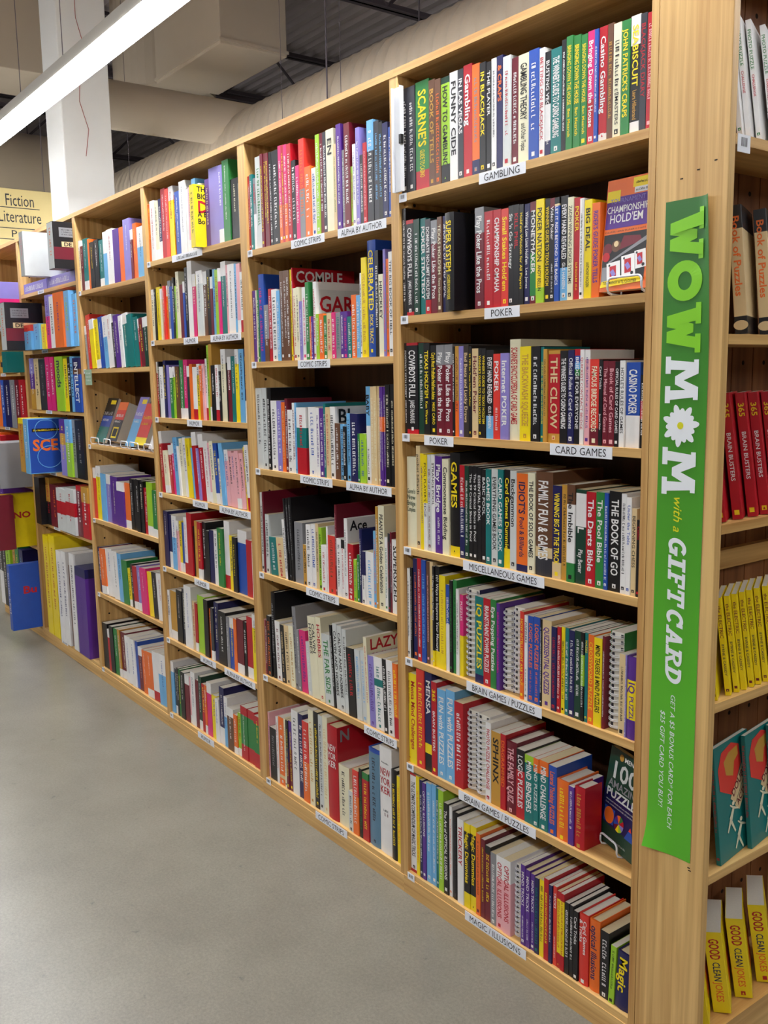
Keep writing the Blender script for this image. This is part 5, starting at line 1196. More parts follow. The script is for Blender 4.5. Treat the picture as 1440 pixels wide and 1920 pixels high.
# ductwork: long spiral duct parallel to the aisle, a round branch, a square duct with a wide round duct joined to it
e = thing('ductwork', 'painted round and square air ducts hanging under the roof behind the shelving', 'duct', (0, 2.25, 3.12))
mb = MB()
N = 24
R0 = 0.36
xs = []
x = -15.0
while x <= 5.5:
    xs.append((x, R0))
    xs.append((x + 0.006, R0 + 0.006))
    xs.append((x + 0.014, R0 + 0.006))
    xs.append((x + 0.02, R0))
    x += 0.11
vs = []
for x, r in xs:
    vs += [(x, r * math.cos(2 * PI * k / N), r * math.sin(2 * PI * k / N)) for k in range(N)]
fs = []
for i in range(len(xs) - 1):
    fs += [(i * N + k, (i + 1) * N + k, (i + 1) * N + (k + 1) % N, i * N + (k + 1) % N) for k in range(N)]
mb.add(vs, fs, DUCT)
mb.build('spiral_duct', e, True)
for x in (-10.0, -3.9, 3.2):
    for s in (-1, 1):
        mb = MB()
        mb.tube([(x, s * (R0 + 0.01), 0), (x, s * (R0 + 0.01), 1.56)], 0.006, STEEL, 6)
        mb.build('hanger_rod', e)
mb = MB()
mb.tube([(-5.52, y - 2.25, 0.25) for y in (2.25, 1.8, 1.4, 0.99)], 0.165, DUCT, 28)
mb.build('branch_duct', e, True)
mb = MB()
mb.bbox(-6.1, -5.0, -0.52, 0.02, 0.63, 1.58, DUCT, 0.006)
mb.build('square_duct', e)
mb = MB()
mb.box(-6.11, -4.99, -0.53, 0.03, 0.65, 0.67, DUCT)
mb.build('flange', e)
mb = MB()
mb.prism([(-6.76 + 0.43 * math.cos(2 * PI * k / 40), -0.15 + 0.43 * math.sin(2 * PI * k / 40)) for k in range(40)], 0.73, 1.58, DUCT)
mb.build('round_drum', e)
mb = MB()
mb.bbox(-7.2, -6.51, -2.9, -1.25, 0.68, 1.58, DUCT, 0.006)
mb.build('square_duct', e)
mb = MB()
mb.tube([(-8.75, y - 2.25, 0.42) for y in (2.25, 1.5, 0.5, -0.6)], 0.34, DUCT, 28)
mb.build('branch_duct', e, True)

COLM = mat('white_column_paint', (246, 246, 242), 0.55, 0.4, 0, 0, 0.04, 4)
e = thing('column', 'white square building column rising behind the shelving', 'column', (-5.265, 0.79, 0))
mb = MB()
mb.bbox(-0.163, 0.163, -0.163, 0.163, 0, CEIL - 0.01, COLM, 0.008)
mb.build('shaft', e)
mb = MB()
mb.tube([(0.1655, -0.02 + 0.03 * math.sin(z * 2), 2.9 + 0.17 * z) for z in range(11)], 0.0018, mat('red_cable', (170, 60, 50)), 6)
mb.build('cable', e)

LENS = mat('fluorescent_lens', (250, 252, 255), 0.4, 0.3, 0, LAMP)
HOUS = mat('lamp_housing', (214, 208, 196), 0.4)
def strip_light(x, y, z, label, L=2.44):
    e = thing('strip_light', label, 'lamp', (x, y, z), (0, 0, 0), 'fluorescent strip lights')
    mb = MB()
    mb.box(-L / 2, L / 2, -0.05, 0.05, 0.03, 0.075, HOUS)
    for sx in (-1, 1):
        mb.box(sx * (L / 2 - 0.001) - 0.0009, sx * (L / 2 - 0.001) + 0.0009, -0.05, 0.05, 0.02, 0.03, HOUS)
    mb.build('housing', e)
    mb = MB()
    poly = [(-0.052, 0.022), (-0.044, 0.0295), (0.044, 0.0295), (0.052, 0.022), (0.05, 0.008), (0.036, 0.0), (-0.036, 0.0), (-0.05, 0.008)][::-1]
    n = len(poly)
    vs = [(-L / 2 + 0.002, a, b) for a, b in poly] + [(L / 2 - 0.002, a, b) for a, b in poly]
    mb.add(vs, [(i, n + i, n + (i + 1) % n, (i + 1) % n) for i in range(n)] + [tuple(range(n)), tuple(range(2 * n - 1, n - 1, -1))], LENS)
    mb.build('lens', e)
    mb = MB()
    for sx in (-0.3, 0.3):
        mb.tube([(sx, 0, 0.09), (sx, 0, CEIL - z - 0.02)], 0.0018, STEEL, 6)
    mb.build('hanger_wire', e)
LX = -1.92 + 1.222
LY, LZ = -0.117, 2.64
names = ['nearest glowing fluorescent strip light above the shelving', 'second glowing fluorescent strip light along the row above the shelving', 'third glowing fluorescent strip light towards the white column', 'farthest glowing fluorescent strip light at the left edge']
for k in range(4):
    strip_light(LX - 2.445 * k, LY, LZ, names[k])
for j, y in enumerate((LY - 2.4, 1.42)):  # rear row is unseen, added behind the shelving to brighten the white column
    for k in range(4):
        strip_light(2.42 - 2.9 * k, y, LZ, 'glowing fluorescent strip light number %d from the right in the %s neighbouring row' % (k + 1, ('front', 'added rear')[j]), 2.44)

SIGNM = mat('cream_sign_board', (246, 224, 158), 0.5, 0.4)
SX = -6.8
e = thing('hanging_sign', 'cream hanging sign reading Fiction Literature behind the far shelves', 'sign', (SX, 0, 2.25))
mb = MB()
mb.bbox(-0.02, 0, 0.15, 1.25, 0, 0.722, SIGNM, 0.004)
mb.build('board', e)
mb = MB()
DK = im('d')
put_text(mb, 'Fiction', DK, (0.0006, 0.70, 0.59), YP, ZP, 0.232, 0.092, 0.0, 0.3, 1.2)
put_text(mb, 'Literature', DK, (0.0006, 0.64, 0.462), YP, ZP, 0.34, 0.092, 0.0, 0.3, 1.2)
for z, y1 in ((0.572, 0.97), (0.412, 0.92), (0.325, 0.82)):
    mb.add([(0.0006, 0.2, z), (0.0006, y1, z), (0.0006, y1, z + 0.006), (0.0006, 0.2, z + 0.006)], [(0, 1, 2, 3)], DK)
put_text(mb, 'P', DK, (0.0006, 0.73, 0.345), YP, ZP, 0.06, 0.055, 0.0)
mb.build('lettering', e)
mb = MB()
for y in (0.25, 1.02):
    mb.tube([(-0.01, y, 0.72), (-0.01, y, 1.548)], 0.003, STEEL, 6)
mb.build('hanging_cable', e)


# ------------------------------------------------------------------ bookcases
def pins(mb, xl, xr, z):
    for x0, x1 in ((0, 0.012), (xr - xl - 0.012, xr - xl)):
        mb.box(x0, x1, 0.02, 0.035, z - TH - 0.012, z - TH, WX)

ORD = ['first', 'second', 'third', 'fourth', 'fifth', 'sixth', 'seventh']
BL = {'1': 'nearest pine bookcase holding gambling, poker and puzzle books', '2': 'second pine bookcase from the right, labelled COMIC STRIPS', '3': 'third pine bookcase from the right, labelled HUMOR',
      '4': 'fourth pine bookcase, with a shelf of face-out books on wire stands', '5': 'fifth pine bookcase, filled with boxed games', '6': 'farthest pine bookcase at the left edge with game boxes'}
def label_mesh(x0, x1, hgt, text):
    mb = MB()
    y = -0.0012
    mb.box(x0, x1, y, -0.0002, -hgt, -0.0005, LABELW)
    if text == '~':
        marks(mb, im('k'), (x0 + (x1 - x0) * 0.15, y - 0.0004, -hgt * 0.75), XP, ZP, (x1 - x0) * 0.7, hgt * 0.45, random.Random(4))
        return mb
    put_text(mb, text, im('k'), (x0 + (x1 - x0) * 0.08, y - 0.0004, -hgt * 0.83), XP, ZP, (x1 - x0) * 0.84, hgt * 0.64, 0.0, 0.45, 1.0, True)
    return mb
def barcode_mesh(x0, wd, hgt, rnd):
    mb = MB()
    mb.box(x0, x0 + wd, -0.0012, -0.0002, -hgt, 0.0005, LABELW)
    x = x0 + wd * 0.25
    while x < x0 + wd * 0.75:
        q = rnd.uniform(0.0006, 0.0022)
        mb.add([(x, -0.0016, -hgt * 0.62), (x + q, -0.0016, -hgt * 0.62), (x + q, -0.0016, -hgt * 0.15), (x, -0.0016, -hgt * 0.15)], [(0, 1, 2, 3)], im('k'))
        x += q + rnd.uniform(0.0008, 0.002)
    return mb
rb = random.Random(3)
for b, (xl, xr, Z) in BAY.items():
    e0, e1 = EDGE[b]
    xl, xr, e0, e1 = xl * K, xr * K, e0 * K, e1 * K
    e = thing('bookcase', BL[b], 'bookcase', (xl, 0, 0), (0, 0, 0), 'pine bookcases in a row')
    holes = [TOP * 0 + 0.2 + 0.062 * k for k in range(30)]
    for a, c, nm in ((e0 - xl, 0, 1), (xr - xl, e1 - xl, 0)):
        mb = MB()
        mb.box(a, c, 0, DEP, 0, TOP - TH, WZ)
        if nm:                                  # peg holes on the face that looks at the camera
            for z in holes:
                for yy in (0.05, 0.2):
                    mb.add([(0.0004, yy + 0.0045 * math.cos(2 * PI * q / 10), z + 0.0045 * math.sin(2 * PI * q / 10)) for q in range(10)], [tuple(range(10))], HOLE)
        mb.build('side_panel', e)
    mb = MB()
    mb.box(e0 - xl, e1 - xl, -0.001, DEP, TOP - TH, TOP, WX)
    mb.build('top_board', e)
    mb = MB()
    mb.box(0.0, xr - xl, DEP - 0.008, DEP - 0.001, 0, TOP - TH, WB)
    mb.build('back_panel', e)
    ks = list(Z)
    for i, k in enumerate(ks):
        z = Z[k] * K
        mb = MB()
        if i == len(ks) - 1:
            mb.box(0.0005, xr - xl - 0.0005, 0.0, DEP - 0.009, z - TH, z, WX)
            s = mb.build('shelf', e)
            mb = MB()
            mb.box(e0 - xl, e1 - xl, -0.002, 0.014, 0, z - TH + 0.0015, WX)
            mb.build('kick_board', e)
        else:
            mb.box(0.0005, xr - xl - 0.0005, 0.0, DEP - 0.009, z - TH, z, WX)
            s = mb.build('shelf', e)
            mb = MB()
            pins(mb, xl, xr, z)
            mb.build('shelf_pins', s)
        big = i == len(ks) - 1
        for kk, a, c, tx in LABELS:
            if kk == k + b:
                l = label_mesh(a * K - xl, c * K - xl, 0.025, tx)
                o = l.build('shelf_label', s)
                o.location.z = z
                o.location.y = -0.0022 if big else 0.0
                o['label'] = 'white shelf label reading ' + tx if tx != '~' else 'white shelf label with small lettering'
        if b in '1234':
            o = barcode_mesh(0.002, 0.03, 0.02, rb).build('barcode_label', s)
            o.location.z = z
            o.location.y = -0.0022 if big else 0.0
        elif b in '56':
            o = label_mesh(0.3, 0.4, 0.018, '~')
            o = o.build('shelf_label', s)
            o.location.z = z

# ------------------------------------------------------------------ end bookcase with the banner
PX0, PX1, PW = 0.0195 * K, 0.2 * K, 0.50
e = thing('end_bookcase', 'narrow pine end bookcase facing right, with a banner on its side', 'bookcase', (PX0, 0, 0))
q = PX1 - PX0
mb = MB()
mb.bbox(0.0005, q, 0.0, 0.019, 0, TOP, WZ, 0.0015)
rn = random.Random(5)
for x, z in ((0.12, 0.47), (0.118, 0.475), (0.09, 1.8), (0.055, 1.79), (0.125, 1.81)):
    mb.box(x, x + 0.006, -0.0003, 0.0002, z, z + 0.002, HOLE)
mb.build('side_panel', e)
mb = MB()
mb.bbox(0.0005, q, PW - 0.019, PW, 0, TOP, WZ, 0.0015)
mb.build('side_panel', e)
mb = MB()
for k in range(6):
    y0 = 0.0195 + (PW - 0.039) * k / 6
    mb.box(0.002, 0.012, y0 + 0.0015, y0 + (PW - 0.039) / 6 - 0.0015, 0, TOP, WE)
    for z in [0.1 + 0.085 * j for j in range(25)]:
        mb.add([(0.0124, y0 + 0.04 + 0.005 * math.cos(2 * PI * a / 10), z + 0.005 * math.sin(2 * PI * a / 10)) for a in range(10)], [tuple(range(10))], HOLE)
mb.box(0.0008, 0.003, 0.0195, PW - 0.0195, 0, TOP, WE)
mb.build('back_panel', e)
mb = MB()
mb.box(0.013, q, 0.0195, PW - 0.0195, TOP - TH, TOP - 0.0005, WY)
mb.build('top_board', e)
for kk, z in ZE.items():
    z *= K
    mb = MB()
    mb.box(0.0125, q - 0.0005, 0.0195, PW - 0.0195, z - TH, z, WY)
    s = mb.build('shelf', e)
    if kk == 'eA':
        mb = MB()
        mb.box(q - 0.0004, q + 0.0008, 0.024, 0.062, z - 0.03, z, LABELW)
        y = 0.034
        while y < 0.05:
            d = rn.uniform(0.0006, 0.002)
            mb.add([(q + 0.0011, y, z - 0.02), (q + 0.0011, y + d, z - 0.02), (q + 0.0011, y + d, z - 0.005), (q + 0.0011, y, z - 0.005)], [(0, 1, 2, 3)], im('k'))
            y += d + rn.uniform(0.0008, 0.002)
        mb.build('barcode_label', s)
    if kk == 'eF':
        mb = MB()
        mb.box(q - 0.015, q - 0.001, 0.0195, PW - 0.0195, 0, z - TH, WY)
        mb.build('kick_board', e)
    if kk in ('eC',):
        mb = MB()
        mb.box(0.0125, 0.03, 0.0195, PW - 0.0195, z - 0.13, z - 0.09, WY)
        mb.build('cleat', e)

def banner_mat():
    mt = bpy.data.materials.new('printed_green_banner')
    mt.use_nodes = True
    nt = mt.node_tree
    bs = nt.nodes['Principled BSDF']
    bs.inputs['Roughness'].default_value = 0.38
    tc = nt.nodes.new('ShaderNodeTexCoord')
    sp = nt.nodes.new('ShaderNodeSeparateXYZ')
    nt.links.new(tc.outputs['Generated'], sp.inputs[0])
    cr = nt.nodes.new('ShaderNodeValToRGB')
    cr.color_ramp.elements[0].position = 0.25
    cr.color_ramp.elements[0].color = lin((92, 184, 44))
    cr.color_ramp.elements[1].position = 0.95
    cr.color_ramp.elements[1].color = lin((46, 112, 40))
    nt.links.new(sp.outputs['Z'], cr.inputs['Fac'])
    nt.links.new(cr.outputs['Color'], bs.inputs['Base Color'])
    return mt
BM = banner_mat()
BW = mat('banner_paper_back', (236, 238, 240), 0.5)
LIME = mat('lime_print', (134, 210, 38), 0.4)
WHT = mat('white_print', (240, 244, 248), 0.4)
YEL = mat('yellow_print', (226, 222, 40), 0.4)
e = thing('banner', 'tall green paper banner reading WOW MOM with a GIFT CARD, taped to the end panel', 'banner', (0.0, -0.0006, 0.0))
ztop, zbot = 1.754, 0.487
def bx(z, s):                               # left and right edge of the sheet at height z
    f = (z - zbot) / (ztop - zbot)
    return (0.037 + 0.006 * f) * (1 - s) + (0.141 + 0.004 * f) * s
def curl(z, s):
    c = 0.0
    if z > 1.45:
        c += 0.013 * ((z - 1.45) / 0.3) ** 1.5 * max(0, (s - 0.7) / 0.3) ** 2
    if z < 0.56:
        c += 0.016 * ((0.56 - z) / 0.073) ** 2 * max(0, (0.7 - s) / 0.7) ** 1.5
    return -c
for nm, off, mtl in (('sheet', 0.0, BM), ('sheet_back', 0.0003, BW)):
    mb = MB()
    NZ, NS = 60, 12
    vs = []
    for i in range(NZ + 1):
        z = zbot + (ztop - zbot) * i / NZ
        for j in range(NS + 1):
            s = j / NS
            x = bx(z, s)
            c = curl(z, s)
            if z > 1.45:
                x -= 0.35 * abs(c)
            vs.append((x, -0.0008 + c + off, z))
    fs = [(i * (NS + 1) + j, i * (NS + 1) + j + 1, (i + 1) * (NS + 1) + j + 1, (i + 1) * (NS + 1) + j) for i in range(NZ) for j in range(NS)]
    mb.add(vs, fs, mtl)
    mb.build(nm, e, True)
def strokes(mb, mt, ops, x0, x1, z0, z1, shear=0.0):
    """slab letters: ops in a unit box (reading, up); reading runs down the panel, up points to +x"""
    yo = [0.0]
    def P(a, b):
        z = z0 - (a + shear * b) * (z0 - z1)
        x = x0 + b * (x1 - x0)
        f = max(0, min(1, (x - 0.042) / 0.1))
        c = curl(z, f)
        return (x - (0.35 * abs(c) if z > 1.45 else 0), -0.0016 + c - yo[0], z)
    for k_, op in enumerate(ops):
        yo[0] = 0.00006 * k_
        if op[0] == 'p':
            pts = op[1]
            n = len(pts)
            if n == 4:                      # subdivide so that print follows the curl of the paper
                N = 6
                for i in range(N):
                    f0, f1 = i / N, (i + 1) / N
                    L = lambda p, q, f: (p[0] + (q[0] - p[0]) * f, p[1] + (q[1] - p[1]) * f)
                    a, b = L(pts[0], pts[1], f0), L(pts[0], pts[1], f1)
                    d, c = L(pts[3], pts[2], f0), L(pts[3], pts[2], f1)
                    mb.add([P(*a), P(*b), P(*c), P(*d)], [(0, 1, 2, 3)], mt)
            else:
                mb.add([P(*q) for q in pts], [tuple(range(n))], mt)
        else:                               # ring sector: cx, cy, rx, ry, inner fraction x/y, a0, a1
            _, cx, cy, rx, ry, ix, iy, a0, a1 = op
            N = 28
            for k in range(N):
                a, b = math.radians(a0 + (a1 - a0) * k / N), math.radians(a0 + (a1 - a0) * (k + 1) / N)
                mb.add([P(cx + rx * math.cos(a), cy + ry * math.sin(a)), P(cx + rx * math.cos(b), cy + ry * math.sin(b)),
                        P(cx + ix * math.cos(b), cy + iy * math.sin(b)), P(cx + ix * math.cos(a), cy + iy * math.sin(a))], [(0, 1, 2, 3)], mt)
def R4(a, b, c, d):
    return ('p', [(a, c), (b, c), (b, d), (a, d)])
W_ = [('p', [(.06, 1), (.34, 1), (.46, 0), (.22, 0)]), ('p', [(.22, 0), (.46, 0), (.6, .78), (.42, .78)]), ('p', [(.42, .78), (.6, .78), (.8, 0), (.56, 0)]), ('p', [(.56, 0), (.8, 0), (.96, 1), (.72, 1)]),
      R4(-.03, .42, .84, 1), R4(.63, 1.03, .84, 1)]
M_ = [('p', [(.04, 0), (.26, 0), (.30, 1), (.12, 1)]), ('p', [(.12, 1), (.36, 1), (.60, .3), (.42, .3)]), ('p', [(.42, .3), (.60, .3), (.88, 1), (.66, 1)]), ('p', [(.72, 1), (.88, 1), (.97, 0), (.74, 0)]),
      R4(-.03, .36, 0, .16), R4(.64, 1.03, 0, .16), R4(.05, .3, .86, 1), R4(.7, .95, .86, 1)]
O_ = [('r', .5, .5, .52, .52, .24, .2, 0, 360)]
G_ = [('r', .5, .5, .5, .52, .24, .3, 45, 330), R4(.5, 1.02, .34, .52), R4(.74, .96, .05, .5)]
I_ = [R4(.3, .7, 0, 1), R4(.02, .98, 0, .18), R4(.02, .98, .82, 1)]
F_ = [R4(.16, .42, 0, 1), R4(0, .62, 0, .18), R4(0, .95, .82, 1), R4(.74, .95, .6, 1), R4(.3, .72, .42, .58)]
T_ = [R4(.37, .63, 0, 1), R4(.2, .8, 0, .18), R4(0, 1, .82, 1), R4(0, .2, .6, 1), R4(.8, 1, .6, 1)]
C_ = [('r', .5, .5, .5, .52, .24, .3, 45, 318), R4(.72, .93, .62, 1)]
A_ = [('p', [(.08, 0), (.32, 0), (.62, 1), (.36, 1)]), ('p', [(.38, 1), (.62, 1), (.94, 0), (.68, 0)]), R4(.25, .75, .25, .4), R4(-.04, .42, 0, .16), R4(.58, 1.04, 0, .16)]
R_ = [R4(.14, .4, 0, 1), R4(0, .54, 0, .18), R4(0, .5, .82, 1), ('r', .5, .72, .44, .28, .2, .12, -90, 90), R4(.3, .52, .44, .6), ('p', [(.42, .5), (.66, .5), (1.0, 0), (.72, 0)]), R4(.7, 1.06, 0, .16)]
D_ = [R4(.12, .38, 0, 1), R4(0, .42, 0, .18), R4(0, .42, .82, 1), ('r', .38, .5, .6, .5, .34, .3, -90, 90)]
mb = MB()
strokes(mb, LIME, W_, .055, .129, 1.733, 1.648)
strokes(mb, LIME, O_, .053, .126, 1.644, 1.574)
strokes(mb, LIME, W_, .053, .127, 1.566, 1.481)
strokes(mb, WHT, M_, .053, .125, 1.470, 1.388)
strokes(mb, WHT, M_, .051, .125, 1.300, 1.215)
z = 1.133
for ops, wd in ((G_, .034), (I_, .026), (F_, .031), (T_, .033)):
    strokes(mb, WHT, ops, .071, .110, z, z - wd, 0.22)
    z -= wd + .0025
z = .992
for ops, wd in ((C_, .033), (A_, .036), (R_, .036), (D_, .034)):
    strokes(mb, WHT, ops, .071, .108, z, z - wd, 0.22)
    z -= wd + .0025
for k in range(14):                         # daisy standing in for the O of MOM
    a = 2 * PI * k / 14 + 0.1
    r = .041 if k % 2 == 0 else .033
    c, s = math.cos(a), math.sin(a)
    pts = []
    for q in range(14):
        b = 2 * PI * q / 14
        u = r * (0.56 + 0.44 * math.cos(b))
        v = 0.0072 * math.sin(b) * (1.0 if math.cos(b) > 0 else 0.7)
        pts.append((.0895 + u * c - v * s, -0.0016 - 0.00003 * k, 1.344 + u * s + v * c))
    mb.add(pts, [tuple(range(14))][::1], WHT)
mb.add([(.0895 + .0068 * math.cos(2 * PI * q / 18), -0.0024, 1.344 + .0068 * math.sin(2 * PI * q / 18)) for q in range(18)], [tuple(range(18))], YEL)
put_text(mb, 'with a', YEL, (.080, -0.0016, 1.212), DOWN, XP, .07, .019, .004, 0.4, 1.2, False, 0.3)
put_text(mb, 'GET A $5 BONUS CARD* FOR EACH', WHT, (.086, -0.0016, .820), DOWN, XP, .278, .0105, 0.0, 0.4, 1.3, False, 0.22)
put_text(mb, '$25 GIFT CARD YOU BUY!', WHT, (.0635, -0.0016, .782), DOWN, XP, .202, .0105, 0.0, 0.4, 1.3, False, 0.22)
mb.build('lettering', e)

# white plastic channel on the first upright, small tag further along
PLW = mat('white_plastic', (224, 226, 230), 0.35)
e = thing('sign_channel', 'white plastic sign channel fixed upright to the post left of the GAMBLING shelf', 'sign holder', (-0.912 * K, -0.001, 2.236 * K))
mb = MB()
wd = 0.036
hh = 0.293 * K
mb.bbox(0, wd, -0.004, 0, 0, hh, PLW, 0.001)
mb.box(0, 0.003, -0.012, -0.004, 0, hh, PLW)
mb.box(wd - 0.003, wd, -0.012, -0.004, 0, hh, PLW)
mb.build('channel', e)
mb = MB()
mb.bbox(wd - 0.005, wd + 0.004, -0.014, -0.004, hh * 0.45, hh * 0.54, im('k'), 0.001)
mb.build('clip', e)
e = thing('hanging_tag', 'small pale green tag hanging from the second shelf of the fourth bookcase', 'tag', (-3.70 * K, -0.003, 1.675 * K))
mb = MB()
mb.box(0, 0.085, -0.001, 0, 0, 0.07, mat('pale_green_card', (150, 178, 150), 0.5))
mb.build('card', e)
mb = MB()
for q in range(3):
    marks(mb, im('w'), (0.01, -0.0016, 0.05 - 0.016 * q), XP, ZP, 0.06, 0.007, rb)
mb.build('lettering', e)


# ------------------------------------------------------------------ rows of books
rk = random.Random(11)
NAME = {'p': 'paperback_book', 'h': 'hardcover_book', 's': 'spiral_bound_book'}
for key, grp, rows in ROWS:
    z = BAY[key[1]][2][key[0]] * K
    for x, t, h, lean, dz, D, P, kind, hz, code, tc, ti, cov, lab in rows:
        y0 = 0.0068 + rk.uniform(0, 0.004) + P / 1000.0
        if kind == 's':
            y0 += 0.012
        D = min(D * K / 1000, DEP - 0.012 - y0 if P >= 0 else D * K / 1000)
        book(NAME[kind] if key[1] != '2' or kind == 's' else 'comic_strip_book', lab, grp, (x * K / 1000, y0, z + dz * K / 1000 + 0.0002), (0, math.radians(lean), 0), t * K / 1000, h * K / 1000, D, code, tc, ti, kind, hz == 'H', cov, 'comic book' if key[1] == '2' else 'book', None, rk)

# books on the end bookcase
PHI = dict(eA=23, eB=24, eC=27, eD=28, eE=8, eF=33)     # the copies stand like shingles, turned towards the aisle
for kk, y, t, h, lean, code, tc, ti, lab in ENDROWS:
    z = ZE[kk] * K
    t /= 1000
    h /= 1000
    a = math.radians(lean)
    ph = math.radians(PHI[kk])
    dep = {'eE': 0.15, 'eF': 0.13, 'eB': 0.14, 'eD': 0.12}.get(kk, 0.14)
    M = Euler((0, 0, ph)).to_matrix().to_4x4() @ Euler((0, a, 0)).to_matrix().to_4x4()
    th = t / math.cos(a)
    o = book('paperback_book', lab, 'copies on the end bookcase', (0.192 * K - th * math.cos(ph), y / 1000 - th * math.sin(ph), z + 0.0003), M.to_euler(), t, h, dep, code, tc, ti, 'p', False, '', 'book', PAPER, rk)
    if kk == 'eE':                              # illustrated front cover
        mb = MB()
        x = t + 0.0006
        d = dep
        def flat(pts, c):
            mb.add([(x, p * d, r * h) for p, r in pts], [tuple(range(len(pts)))], im(c))
        flat([(0.1, 0.62), (0.45, 0.52), (0.75, 0.75), (0.72, 0.92), (0.5, 0.97), (0.2, 0.93), (0.08, 0.8)], 'R')
        x += 0.0002
        flat([(0.3, 0.72), (0.5, 0.68), (0.55, 0.8), (0.68, 0.84), (0.66, 0.92), (0.4, 0.9), (0.25, 0.84)], 'A')
        flat([(0.38, 0.5), (0.52, 0.44), (0.98, 0.72), (0.98, 0.86)], 'B')
        flat([(0.5, 0.42), (0.62, 0.36), (0.98, 0.58), (0.98, 0.7)], 'B')
        x += 0.0002
        ex = Vector((0, 0.82, 0.57))
        ey = Vector((0, -0.57, 0.82))
        put_text(mb, 'DOUBLE', im('m'), (x, 0.47 * d, 0.495 * h), ex, ey, 0.085, 0.016, 0.02)
        put_text(mb, 'ACTION', im('m'), (x, 0.6 * d, 0.40 * h), ex, ey, 0.07, 0.014, 0.02)
        for cx, cz in ((0.35, 0.32), (0.55, 0.14)):
            for p0, p1, w0 in (((0, 0), (0.1, 0.09), 0.05), ((0, 0), (-0.1, -0.09), 0.03), ((0, 0), (0.12, -0.12), 0.03), ((0.1, 0.09), (0.24, 0.06), 0.025), ((0.1, 0.09), (0.0, 0.13), 0.02)):
                dx, dz2 = p1[0] - p0[0], p1[1] - p0[1]
                l = math.hypot(dx, dz2)
                nx, nz = -dz2 / l * w0, dx / l * w0 * 0.45
                flat([(cx + p0[0] - nx, cz + p0[1] - nz), (cx + p1[0] - nx * .6, cz + p1[1] - nz * .6), (cx + p1[0] + nx * .6, cz + p1[1] + nz * .6), (cx + p0[0] + nx, cz + p0[1] + nz)], 'c')
            flat([(cx + 0.1 + 0.04 * math.cos(2 * PI * a / 10), cz + 0.13 + 0.02 * math.sin(2 * PI * a / 10)) for a in range(10)], 'c')
        mb.build('front_picture', o)
    if kk == 'eF':
        mb = MB()
        mb.add([(t + 0.0006, dep * 0.35, h * 0.2), (t + 0.0006, dep * 0.95, h * 0.15), (t + 0.0006, dep * 0.95, h * 0.6), (t + 0.0006, dep * 0.45, h * 0.55)], [(0, 1, 2, 3)], im('o'))
        mb.build('front_picture', o)
    if kk == 'eB':
        mb = MB()
        mb.add([(t / 2 + 0.013 * math.cos(2 * PI * a / 16), -0.0007, h * 0.07 + 0.009 * math.sin(2 * PI * a / 16)) for a in range(16)], [tuple(range(16))], im('B'))
        mb.build('publisher_mark', o)

# ------------------------------------------------------------------ games and boxes in the far bays
def game_box(lab, grp, loc, t, h, d, code, tc, ti, cov):
    e = thing('game_box', lab, 'game box', loc, (0, 0, 0), grp)
    mb = MB()
    z = h
    bs = bands(code)
    for i, (c, f) in enumerate(bs):
        z1 = z - f * h if i < len(bs) - 1 else 0
        mb.box(0, t, 0, d, z1, z, cm(c))
        z = z1
    mb.build('box', e)
    sb = MB()
    if ti == '*' or not ti:
        c2 = min(t * 0.5, 0.02)
        marks(sb, im(tc), (t / 2 - c2 / 2, -0.0006, h * 0.88), DOWN, XP, h * 0.6, c2, rk)
    else:
        put_text(sb, ti, im(tc), (t * 0.25, -0.0006, h * 0.93), DOWN, XP, h * (0.5 if ti in ('moods', 'Go') else 0.75), t * 0.5, 0.02)
    sb.build('spine_lettering', e)
    if cov:
        c0, tx = cov.split('|')
        fb = MB()
        x = t + 0.0006
        if tx == 'DE':
            fb.box(0.001, t - 0.001, -0.0005, 0, 0.002, h - 0.002, cm('E'))
            fb.box(t, x, 0.002, d - 0.002, h * 0.2, h * 0.46, cm('m'))
            fb.box(t, x, d * 0.2, d * 0.85, h * 0.47, h * 0.58, cm('B'))
            fb.box(t, x, d * 0.15, d * 0.62, h * 0.68, h * 0.88, cm('e'))
            put_text(fb, tx, im('k'), (x + 0.0004, d * 0.25, h * 0.485), YP, ZP, d * 0.4, h * 0.08, 0.02)
            for q in range(3):
                marks(fb, im('k'), (x + 0.0004, d * 0.2, h * (0.82 - 0.05 * q)), YP, ZP, d * 0.36, h * 0.025, rk)
        elif tx == 'SCE':
            fb.box(t, x, 0.004, d - 0.004, 0.004, h - 0.004, cm('b'))
            fb.box(t, x + 0.0002, d * 0.1, d * 0.98, h * 0.76, h * 0.82, cm('k'))
            marks(fb, im('y'), (x + 0.0006, d * 0.14, h * 0.775), YP, ZP, d * 0.8, h * 0.028, rk)
            put_text(fb, tx, im('o'), (x + 0.0006, d * 0.1, h * 0.42), YP, ZP, d * 0.62, h * 0.2, 0.03, 0.3)
            for cy, cz, r in ((0.5, 0.3, 0.22), (0.45, 0.8, 0.2)):
                P = [(x + 0.0004, d * cy + h * r * math.cos(2 * PI * q / 28), h * cz + h * r * 0.9 * math.sin(2 * PI * q / 28)) for q in range(28)]
                P = [p for p in P]
                fb.tube([(a, min(d * 0.97, max(d * 0.03, b)), min(h * 0.97, max(h * 0.03, c))) for a, b, c in P], 0.0016, im('s'), 5, True)
        else:
            put_text(fb, tx, im(c0), (x, d * 0.35, h * 0.55), YP, ZP, d * 0.5, h * 0.11, 0.03)
        fb.build('front_lettering', e)
    return e
